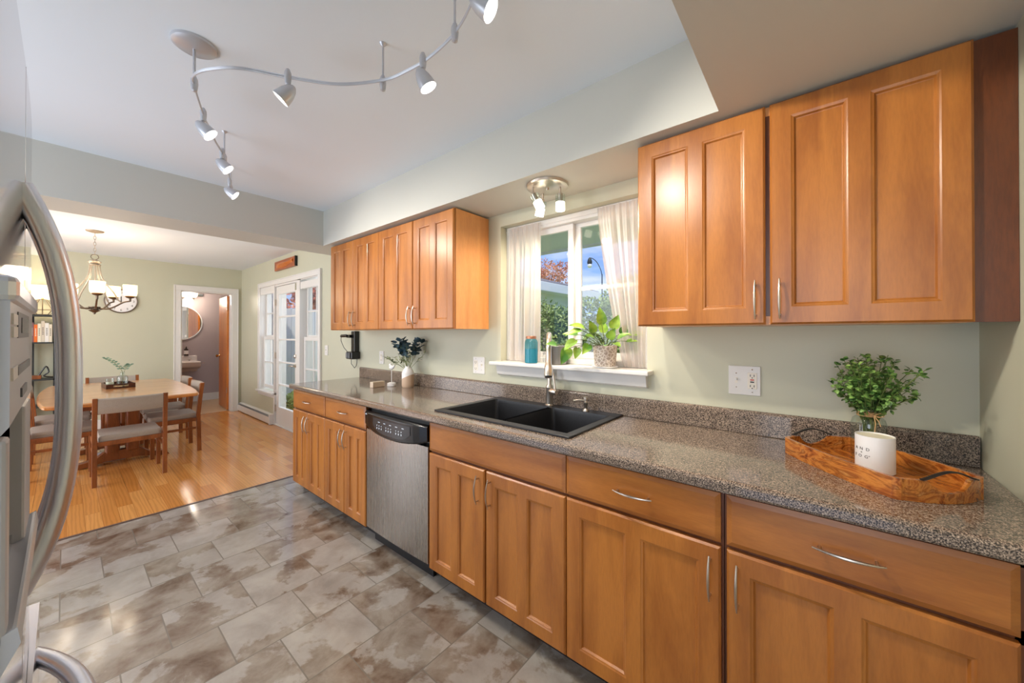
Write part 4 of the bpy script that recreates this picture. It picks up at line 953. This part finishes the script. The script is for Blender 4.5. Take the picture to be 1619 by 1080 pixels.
# chandelier
CD = empty('chandelier', (-6.0, .203, ZC), 0, 'bronze five-arm chandelier with lit frosted shades over the dining table', 'chandelier')
zz = lambda z: z-ZC
MB().lathe([(.0, -.022), (.03, -.022), (.065, -.010), (.07, -.0005), (0, -.0005)], n=28).build('canopy', 'bronze_lt', CD)
mb = MB(); z = -.025
for k in range(7):
    c = Vector((0, 0, z-.017)); ang = (k % 2)*pi/2; pts = [c+Vector((.009*cos(t)*cos(ang), .009*cos(t)*sin(ang), .021*sin(t))) for t in [2*pi*i/12 for i in range(13)]]
    mb.tube(pts, .0018, 6, caps=False); z -= .033
mb.build('chain', 'bronze_lt', CD)
c = Vector((0, 0, zz(2.17))); mb = MB(); mb.tube([c+Vector((0, .028*cos(t), .028*sin(t))) for t in [2*pi*i/20 for i in range(21)]], .003, 8, caps=False); mb.build('loop', 'bronze', CD)
MB().lathe([(.0, 2.142), (.02, 2.14), (.052, 2.118), (.046, 2.105), (.030, 2.095), (.046, 2.088), (.046, 2.080), (0, 2.080)], (0, 0, -ZC), 24).build('top_cap', 'bronze_lt', CD)
MB().lathe([(.0, 1.548), (.010, 1.556), (.012, 1.568), (.022, 1.575), (.048, 1.592), (.030, 1.600), (.026, 1.612), (.044, 1.625), (.046, 1.634), (0, 1.636)], (0, 0, -ZC), 24).build('hub', 'bronze', CD)
for k in range(5):
    an = 2*pi*k/5+R_(2); ca, sa = cos(an), sin(an)
    P3 = lambda r, z: (r*ca, r*sa, zz(z))
    cd = catmull([P3(.036, 2.085), P3(.042, 2.02), P3(.055, 1.95), P3(.095, 1.87), P3(.145, 1.79), P3(.175, 1.72), P3(.205, 1.685)], 5)
    MB().tube(cd, .006, 8).build('scroll_bar', 'bronze_lt', CD)
    cd = catmull([P3(.035, 1.615), P3(.10, 1.612), P3(.16, 1.645), P3(.22, 1.69), P3(.272, 1.705)], 5)
    arm = MB().tube(cd, .008, 8); arm.tube([P3(.272, 1.70), P3(.272, 1.745)], [.008, .012], 10); arm.lathe([(.010, 1.735), (.030, 1.742), (.044, 1.757), (.040, 1.762), (0, 1.762)], (.272*ca, .272*sa, -ZC), 20)
    arm = arm.build('arm', 'bronze', CD)
    MB().lathe([(.045, 1.7625), (.054, 1.772), (.058, 1.80), (.058, 1.885), (.055, 1.885), (.055, 1.80), (.045, 1.768), (.0, 1.766)], (.272*ca, .272*sa, -ZC), 24, caps=False).build('shade', 'shade', arm)
    light('chandelier_bulb', 'POINT', (CD.location.x+.272*ca, CD.location.y+.272*sa, 1.93), 2.2, (1, .86, .68), shadow_soft_size=.04)

# clock
CK = empty('wall_clock', (-7.768, .517, 1.812), 0, 'round white wall clock with a thin dark frame on the far dining wall', 'clock')
Mx = Matrix.Rotation(pi/2, 4, 'Y')
MB().lathe([(.0, .001), (.160, .001), (.160, .012), (.0, .0125)], M=Mx, n=48).build('face', 'ceramic', CK)
MB().lathe([(.158, 0), (.172, 0), (.172, .022), (.165, .026), (.158, .022), (.158, .001)], M=Mx, n=48, caps=False).build('frame', 'bronze', CK)
mb = MB()
for k in range(1, 13):
    a_ = pi/2-k*pi/6; cy_, cz_ = .128*cos(a_), .128*sin(a_)
    q_ = text_obj(str(k), .042, None, None, None, lambda co: (.0135+co.z, cy_+co.x, cz_+co.y)); o_ = len(mb.v)
    mb.v += q_.v; mb.f += [[i+o_ for i in f] for f in q_.f]; mb.sm += q_.sm
mb.build('numerals', 'ink', CK)
B((.013, .015, -.004, .004, -.01, .07)).build('hour_hand', 'black', CK); mb = MB(); mb.box(.015, .017, -.003, .003, -.01, .105, M=Matrix.Rotation(R_(70), 4, 'X')); mb.build('minute_hand', 'black', CK)

# plaque over the patio door
PQ = empty('wooden_plaque', (-5.70, YD-.0005, 2.315), 0, 'brown wooden plaque with a raised carved shape, above the patio door', 'plaque')
B((-.375, .375, -.03, 0, -.066, .066)).build('backing_board', 'plaque', PQ, .003)
B((.372, .380, -.034, 0, -.068, .068)).build('end_cap', 'black', PQ)
mb = MB(); mb.loft([[(-.30, -.031, -.035), (-.30, -.036, 0), (-.30, -.031, .035)], [(-.10, -.031, -.045), (-.10, -.062, 0), (-.10, -.031, .040)], [(.10, -.031, -.035), (.10, -.072, .0), (.10, -.031, .03)], [(.20, -.031, -.012), (.20, -.055, .01), (.20, -.031, .03)], [(.30, -.031, -.01), (.30, -.045, .018), (.30, -.031, .045)]], True, False)
mb.build('carved_relief', 'plaque_light', PQ)

# ------------------------------------------------------------------ patio door and side windows
def glazed(parent, x0, x1, z0, z1, rows, cols, y, st, fw=.05, dp=.035, bar=.018, botr=None, pane_parts=True):
    """sash frame + muntins + one glass pane in the XZ plane"""
    bt = botr or fw
    mb = B((x0, x0+st, y, y+dp, z0, z1), (x1-st, x1, y, y+dp, z0, z1), (x0+st, x1-st, y, y+dp, z0, z0+bt), (x0+st, x1-st, y, y+dp, z1-fw, z1))
    gx0, gx1, gz0, gz1 = x0+st, x1-st, z0+bt, z1-fw
    for r in range(1, rows): zc = gz0+(gz1-gz0)*r/rows; mb.box(gx0, gx1, y+.004, y+dp-.004, zc-bar/2, zc+bar/2)
    for c in range(1, cols): xc = gx0+(gx1-gx0)*c/cols; mb.box(xc-bar/2, xc+bar/2, y+.005, y+dp-.005, gz0, gz1)
    s_ = mb.build('sash', 'white', parent, .002)
    B((gx0, gx1, y+dp/2-.002, y+dp/2+.002, gz0, gz1)).build('window_pane', 'glass', parent); return s_
# outer casing
struct('trim_7', B((px0-.05, px0+.02, YD-.02, YD-.0005, .46, pzt-.0205), (px1-.02, px1+.055, YD-.02, YD-.0005, 0, pzt-.0205), (px0-.05, px1+.055, YD-.02, YD-.0005, pzt-.02, pzt+.05), (px1+.041, px1+.056, YD-.026, YD-.0195, 0, pzt+.035), (px0-.051, px1+.056, YD-.026, YD-.0195, pzt+.036, pzt+.051), (px0-.051, px0-.036, YD-.026, YD-.0195, .46, pzt+.035)), 'white', .002)
W2 = empty('window_2', (0, 0, 0)); W2['kind'] = 'structure'
glazed(W2, px0+.02, -6.17, 1.27, 2.05, 2, 2, YD+.075, .035)
glazed(W2, px0+.02, -6.17, .50, 1.30, 2, 2, YD+.04, .045)
B((px0, px0+.02, YD+.0, YD+.15, .46, pzt), (px0, -6.16, YD, YD+.15, pzt-.03, pzt), (px0+.02, -6.17, YD-.005, YD+.04, 1.95, 2.05), (-6.17, -6.14, YD-.012, YD+.15, 0, pzt)).build('window_frame', 'white', W2, .002)
struct('trim_8', B((px0-.07, -6.14, YD-.05, YD+.04, .44, .465), (px0-.05, -6.15, YD-.018, YD, .39, .44)), 'white', .003)
D1 = empty('door_1', (0, 0, 0)); D1['kind'] = 'structure'
ds = glazed(D1, -6.13, -5.33, .012, 2.03, 5, 1, YD+.012, .10, .115, .042, .022, .26)
hd = MB(); hd.tube([(-5.385, YD+.012, .905), (-5.385, YD-.012, .905)], .024, 16); hd.tube([(-5.385, YD-.012, .905), (-5.385, YD-.035, .905), (-5.40, YD-.045, .905), (-5.46, YD-.047, .905), (-5.49, YD-.045, .900)], [.010, .010, .009, .008, .007], 10)
hd.build('door_handle', 'nickel', D1); MB().tube([(-5.385, YD+.012, 1.035), (-5.385, YD-.010, 1.035), (-5.385, YD-.02, 1.035)], [.026, .026, .012], 16).build('deadbolt', 'nickel', D1)
for zc in (1.80, 1.02, .25): B((-6.142, -6.118, YD-.004, YD+.012, zc-.045, zc+.045)).build('hinge', 'nickel', D1, .001)
B((-5.40, -5.355, YD-.002, YD+.012, 1.93, 2.02)).build('closer_bracket', 'chrome', D1)
struct('trim_9', B((-5.33+.002, -5.22, YD-.012, YD+.15, 0, pzt-.03), (-6.14, -5.33, YD+.0, YD+.15, 2.034, pzt-.02), (-6.14, -5.2, YD-.01, YD+.15, .0, .012)), 'white', .002)
W3_ = empty('window_3', (0, 0, 0)); W3_['kind'] = 'structure'
glazed(W3_, -5.215, px1-.02, 1.27, 2.0, 2, 2, YD+.075, .035)
glazed(W3_, -5.215, px1-.02, .45, 1.30, 2, 2, YD+.04, .045)
B((px1-.02, px1, YD, YD+.15, .4, pzt), (-5.22, px1, YD, YD+.15, pzt-.03, pzt), (-5.215, px1-.02, YD-.005, YD+.04, 1.93, 2.02), (-5.22, px1, YD-.03, YD+.15, .42, .45)).build('window_frame', 'white', W3_, .002)
struct('wall_below_window', B((-5.22, px1, YD, YD+.15, 0, .42)), 'sage')
# baseboard heater
BH = empty('baseboard_heater', (-6.95, YD-.0005, 0), 0, 'low white baseboard heater along the wall beside the patio window', 'heater')
MB().prism([(0, .01), (-.055, .01), (-.065, .03), (-.065, .115), (-.03, .145), (0, .15)], 'x', -.77, .77).build('cover', 'white', BH)
mb = MB()
for k in range(58): x = -.75+k*.0262; mb.box(x, x+.016, -.056, -.052, .122, .1245, M=None)
mb = MB()
for k in range(58):
    x = -.75+k*.0262; mb._add([(x, -.0640, .1165), (x+.015, -.0640, .1165), (x+.015, -.0420, .1358), (x, -.0420, .1358)], [(0, 1, 2, 3)])
sl = mb.build('vent_slots', 'slot', BH)
sl.location = (0, -.0008, .001)
B((.77, .80, -.07, 0, .005, .155)).build('end_cap', 'white', BH, .003)

# ------------------------------------------------------------------ bathroom
D2 = empty('door_2', (-7.92, 1.815, 0), 0); D2['kind'] = 'structure'
dm = B((-.72, 0, -.017, .017, .012, 2.0)).build('door_leaf', 'door_wood', D2, .002)
D2.rotation_euler = (0, 0, R_(-3.5))
mb = MB(); mb.tube([(-.66, -.017, .93), (-.66, -.035, .93), (-.66, -.045, .93), (-.66, -.065, .93), (-.66, -.075, .93)], [.02, .010, .022, .028, .014], 16); mb.build('door_knob', 'brass', D2)
for zc in (1.8, .35): B((-.012, .014, -.022, -.016, zc-.045, zc+.045)).build('hinge', 'chrome', D2, .001)
WS = empty('wash_basin', (-9.499, 1.40, .0), 0, 'old wall-hung porcelain basin in the bathroom', 'basin')
mb = MB(); mb.prism([(.0, .60), (.06, .60), (.20, .66), (.40, .70), (.42, .72), (.42, .80), (.40, .81), (.09, .81), (.08, .91), (0, .915)], 'y', -.26, .26); mb.f = [f[::-1] for f in mb.f]
mb.build('basin_body', 'porcelain', WS, .012, 3)
mb = MB()
for y in (-.14, .14): mb.cyl((.13, y, .81), .012, .035, 12); mb.box(.11, .15, y-.025, y+.025, .843, .853)
mb.tube([(.10, 0, .81), (.10, 0, .85), (.14, 0, .87), (.2, 0, .845)], .010, 10); mb.build('taps', 'chrome', WS)
B((.25, .27, .26, .34, .765, .775)).build('towel_bar', 'chrome', WS)
SB = empty('soap_bottle', (-9.43, 1.50, .9155), 0, 'dark amber soap bottle with a white label on the bathroom basin ledge', 'bottle')
MB().lathe([(.033, 0), (.035, .004), (.035, .11), (.028, .125), (.012, .132), (.012, .142), (0, .142)], n=20).build('bottle_body', mat('amber_glass', srgb(46, 34, 26), .15), SB)
MB().lathe([(.0355, .03), (.0355, .10)], n=20, caps=False).build('bottle_label', 'ceramic', SB)
mb = MB(); mb.lathe([(.013, .142), (.013, .155), (.004, .158), (.004, .175), (0, .175)], n=12); mb.tube([(0, 0, .172), (.035, .0, .170)], .005, 8); mb.build('pump', 'black', SB)
MI = empty('round_mirror', (-9.499, 1.42, 1.555), 0, 'round mirror with a thin white frame above the bathroom basin', 'mirror')
MB().lathe([(0, .004), (.325, .004), (.325, .008), (0, .0085)], M=Mx, n=56).build('mirror_glass', 'mirror', MI)
MB().lathe([(.322, .0), (.336, 0), (.336, .018), (.322, .018), (.322, .005)], M=Mx, n=56, caps=False).build('frame', 'white', MI)
VL = empty('vanity_light', (-9.499, 1.445, 2.11), 0, 'three-shade vanity light over the bathroom mirror, lit', 'wall light')
B((0, .03, -.32, .32, -.03, .03)).build('back_bar', 'chrome', VL, .01)
for y in (-.155, .0, .155):
    MB().lathe([(.03, -.06), (.055, -.045), (.068, .0), (.066, .05), (.05, .06), (0, .06)], (.10, y, 0), 20).build('shade', 'vanity', VL)
    mb = MB(); mb.lathe([(.0, -.12), (.010, -.11), (.012, -.09), (.03, -.066), (0, -.062)], (.10, y, 0), 12); mb.build('finial', 'chrome', VL)
light('vanity_bulb', 'POINT', (-9.2, 1.5, 2.0), 14, (1, .88, .74), shadow_soft_size=.1)

# ------------------------------------------------------------------ bookshelf corner
BS = empty('metal_bookshelf', (-8.28, -.215, 0), 0, 'black metal bookshelf in the alcove beyond the dining table', 'bookshelf')
B((-.15, -.13, -.30, -.28, 0, 1.90), (.13, .15, -.30, -.28, 0, 1.90)).build('post', 'blackmetal', BS); B((-.15, -.13, .115, .135, 0, 1.66), (.13, .15, .115, .135, 0, 1.66)).build('post', 'blackmetal', BS)
B((-.15, -.135, -.09, -.055, 0, 1.62)).build('back_brace', 'blackmetal', BS)
for z in (1.60, 1.225, .72, .35): B((-.15, .15, -.30, .135, z-.02, z)).build('shelf', 'blackmetal', BS)
bc = [srgb(222, 218, 210), srgb(60, 80, 140), srgb(214, 92, 60), srgb(176, 60, 44), srgb(120, 84, 90), srgb(220, 110, 40), srgb(228, 222, 200), srgb(206, 196, 180), srgb(232, 230, 226), srgb(226, 216, 196)]
nm = ['pale grey', 'blue', 'coral', 'brick red', 'mauve brown', 'orange', 'cream', 'beige', 'white', 'light tan']
y = -.205; rn = random.Random(2)
for i, cc in enumerate(bc):
    w_ = rn.uniform(.024, .033); h_ = rn.uniform(.23, .29)
    bk = empty('book', (-8.18, -.215+y+w_/2, 1.2255), 0, '%s spined book on the black metal shelf, %s' % (nm[i], 'leftmost of the row' if i == 0 else 'right beside the %s book' % nm[i-1]), 'book', 'books on the black metal shelf')
    B((.04, .0425, -w_/2, w_/2, 0, h_), (-.12, .04, -w_/2, -w_/2+.002, 0, h_), (-.12, .04, w_/2-.002, w_/2, 0, h_)).build('cover', mat('book_cloth', cc, .6), bk)
    B((-.118, .0395, -w_/2+.0022, w_/2-.0022, .003, h_-.004)).build('pages', 'ivory', bk)
    mb = MB()
    for k in range(5): mb.box(.0426, .0432, -w_*.18, w_*.18, h_*.35+k*.022, h_*.35+k*.022+.012)
    mb.build('spine_marks', 'ink' if i in (0, 6, 7, 8, 9) else 'ivory', bk)
    y += w_+.0015
LP = empty('table_lamp', (-8.2, -.195, 1.6005), 0, 'lit white drum-shade lamp on a wire cage base atop the metal bookshelf', 'lamp')
mb = MB(); n = 8
for k in range(n):
    a_ = 2*pi*k/n; b_ = 2*pi*(k+1)/n
    P_ = lambda a, r, z: (r*cos(a), r*sin(a), z)
    mb.tube([P_(a_, .065, .004), P_(a_, .115, .07)], .003, 6); mb.tube([P_(a_, .115, .07), P_(a_, .035, .215)], .003, 6); mb.tube([P_(a_, .065, .004), P_(b_, .065, .004)], .003, 6); mb.tube([P_(a_, .115, .07), P_(b_, .115, .07)], .003, 6); mb.tube([P_(a_, .035, .215), P_(b_, .035, .215)], .003, 6)
mb.build('cage_base', 'bronze', LP)
MB().lathe([(.17, .22), (.16, .40), (.158, .40), (.168, .22)], n=32, caps=False).build('lamp_shade', 'linen', LP)
MB().tube([(0, 0, .21), (0, 0, .28)], .012, 10).build('socket', 'brass', LP)
light('lamp_bulb', 'POINT', (-8.2, -.195, 1.93), 4, (1, .82, .6), shadow_soft_size=.04)
BX = B((-.06, .06, -.07, .07, 0, .05)).build('wooden_box', 'teak', None, .003, loc=(-8.22, -.27, .7205)); tag(BX, 'small orange-brown wooden box on the middle shelf of the bookshelf', 'box')
HB = empty('headphones', (-8.19, -.14, .7205), 0, 'black cable and headphones coiled on the middle shelf of the bookshelf', 'headphones')
MB().tube(catmull([(0, -.10, .01), (0, -.06, .10), (0, -.02, .17), (.0, .0, .09), (0, -.04, .04), (0, .03, .02), (.0, .06, .03), (0, .08, .012)], 5), .008, 8).build('band', 'black', HB)

# rug visible under the table
RG = B((-6.17, -5.70, .20, .42, .0005, .010)).build('area_rug', 'rug'); tag(RG, 'small pale grey mat on the wood floor under the dining table', 'mat')

# ------------------------------------------------------------------ outdoors
GD = B((-30, 14, YD+.2, 40, -.35, -.3)).build('lawn', 'grass'); GD['kind'] = 'structure'; GD.name = 'floor_lawn'
def foliage(name, c, rad, n, m, label, cat, lsz=.12, trunk=None, seed=1, group=None, lumps=9):
    rn = random.Random(seed); t = empty(name, (c[0], c[1], -.3), 0, label, cat, group); mb = MB(); cl = []
    for k in range(lumps):
        cl.append((Vector((rn.uniform(-.6, .6)*rad[0], rn.uniform(-.6, .6)*rad[1], c[2]+.3+rn.uniform(-.6, .6)*rad[2])), rn.uniform(.35, .6)))
    for i in range(n):
        cc, rr = rn.choice(cl); d = Vector((rn.gauss(0, 1), rn.gauss(0, 1), rn.gauss(0, 1))).normalized()
        r_ = rn.uniform(.7, 1.05)*rr
        p = cc+Vector((d.x*rad[0]*r_, d.y*rad[1]*r_, d.z*rad[2]*r_))
        if p.z < .05: continue
        dd = (d+Vector((rn.uniform(-.8, .8), rn.uniform(-.8, .8), rn.uniform(-.8, .8)))).normalized()
        mb.leaf(p, dd, (rn.uniform(-1, 1), rn.uniform(-1, 1), 1), lsz*rn.uniform(.7, 1.3), lsz*.6, .1, .1)
    mb.build('foliage', m, t)
    tk = MB(); tk.tube([(0, 0, 0), (rad[0]*.05, 0, (c[2]+.3)*.5), (0, 0, c[2]+.3)], [rad[0]*.07, rad[0]*.05, rad[0]*.02], 8)
    for k in range(6):
        q_ = cl[k % len(cl)][0]; tk.tube([(0, 0, (c[2]+.3)*.6), tuple(q_*.6+Vector((0, 0, (c[2]+.3)*.3))), tuple(q_)], [rad[0]*.03, rad[0]*.02, rad[0]*.006], 6)
    tk.build('trunk', 'bark', t); return t
foliage('hedge_shrub', (-2.75, 4.7, .95), (1.05, .6, .95), 24000, 'hedge', 'dense green shrub outside the sink window, left of its centre frame', 'shrub', .05, seed=1, lumps=16)
foliage('hedge_shrub', (-3.2, 9.4, 1.7), (2.0, .8, 1.4), 22000, 'hedge', 'tall green shrub beyond the garage corner, below the street lamp', 'shrub', .10, seed=2, lumps=16)
foliage('hedge_shrub', (-1.3, 6.3, 1.3), (1.3, .7, 1.2), 26000, 'hedge', 'green shrub outside behind the potted vine and right curtain', 'shrub', .06, seed=3, lumps=14)
foliage('autumn_tree', (-7.9, 11.9, 3.5), (1.0, .9, .8), 2600, 'autumn', 'orange autumn tree beyond the garage roof through the sink window', 'tree', .075, seed=4)
foliage('red_maple', (-16.0, 7.2, 2.6), (2.2, 1.4, 1.0), 3200, 'redleaf', 'red-leaved tree outside the patio windows', 'tree', .2, seed=5)
foliage('garden_shrub', (-11.4, 5.2, .5), (1.4, 1.0, .9), 3500, 'hedge', 'green shrub outside the patio window below the red tree', 'shrub', .12, seed=6, lumps=14)
foliage('garden_shrub', (-7.0, 2.75, .1), (.35, .3, .35), 1500, 'hedge', 'low green plant just outside the patio door', 'shrub', .09, seed=7)
# garage across the yard
GA = empty('garage', (-6.4, 6.2, -.3), 0, 'white garage with a grey shingle roof seen through the left of the sink window', 'building')
B((-2.0, 2.0, -1.6, 1.7, 0, 2.5)).build('wall', 'white_ext', GA)
mb = MB(); mb.loft([[(-2.4, y, 2.62), (-2.4, y, 2.66), (0, y, 3.35), (2.4, y, 2.66), (2.4, y, 2.62), (0, y, 3.28)] for y in (-1.9, 2.0)], True, False); mb.build('roof', 'roof', GA)
B((2.36, 2.44, -1.9, 2.0, 2.46, 2.64)).build('gutter', 'white_ext', GA, .01); B((2.0, 2.36, -1.9, 2.0, 2.49, 2.52)).build('soffit_board', 'white_ext', GA)
# street lamp
SL = empty('street_lamp', (-8.9, 18.6, -.3), 0, 'curved-arm street lamp against the blue sky outside the sink window', 'street lamp')
MB().tube([(0, 0, 0), (0, 0, 4.9)], [.05, .03], 8).build('pole', 'blackmetal', SL)
MB().tube(catmull([(0, 0, 4.8), (-.06, -.05, 5.15), (-.22, -.18, 5.55), (-.40, -.33, 5.75), (-.52, -.43, 5.78)], 5), .022, 8).build('arm', 'blackmetal', SL)
hd = MB().lathe([(.04, .25), (.10, .15), (.14, .0), (.12, -.1), (0, -.1)], (-.52, -.43, 5.55), 14).build('lamp_head', 'blackmetal', SL)
MB().sphere((-.52, -.43, 5.36), .13, 12).build('globe', 'ceramic', SL)
# white privacy fence and dark grill outside the patio door
FE = empty('vinyl_fence', (-8.95, 3.3, -.3), 0, 'white vinyl privacy fence outside the patio door', 'fence')
for k in range(5): B((-.05-.0, .05, -.6+k*.62, -.5+k*.62, 0, 2.3)).build('post', 'white_ext', FE)
for k in range(4): 
    mb = MB()
    for j in range(4): mb.box(-.015, .015, -.5+k*.62+j*.13, -.5+k*.62+j*.13+.122, .05, 2.2)
    mb.build('panel', 'white_ext', FE)
GL = empty('patio_grill', (-6.6, 3.6, -.3), 0, 'dark covered grill outside the right patio window', 'grill')
B((-.3, .3, -.25, .25, .35, .95)).build('cabinet', 'black', GL, .02); MB().prism([(-.25, .96), (.25, .96), (.22, 1.15), (.08, 1.25), (-.08, 1.25), (-.22, 1.15)], 'x', -.3, .3).build('lid', 'black', GL, .02)
B((-.28, -.24, -.22, -.18, 0, .35), (.24, .28, -.22, -.18, 0, .35), (-.28, -.24, .18, .22, 0, .35), (.24, .28, .18, .22, 0, .35)).build('leg', 'black', GL)
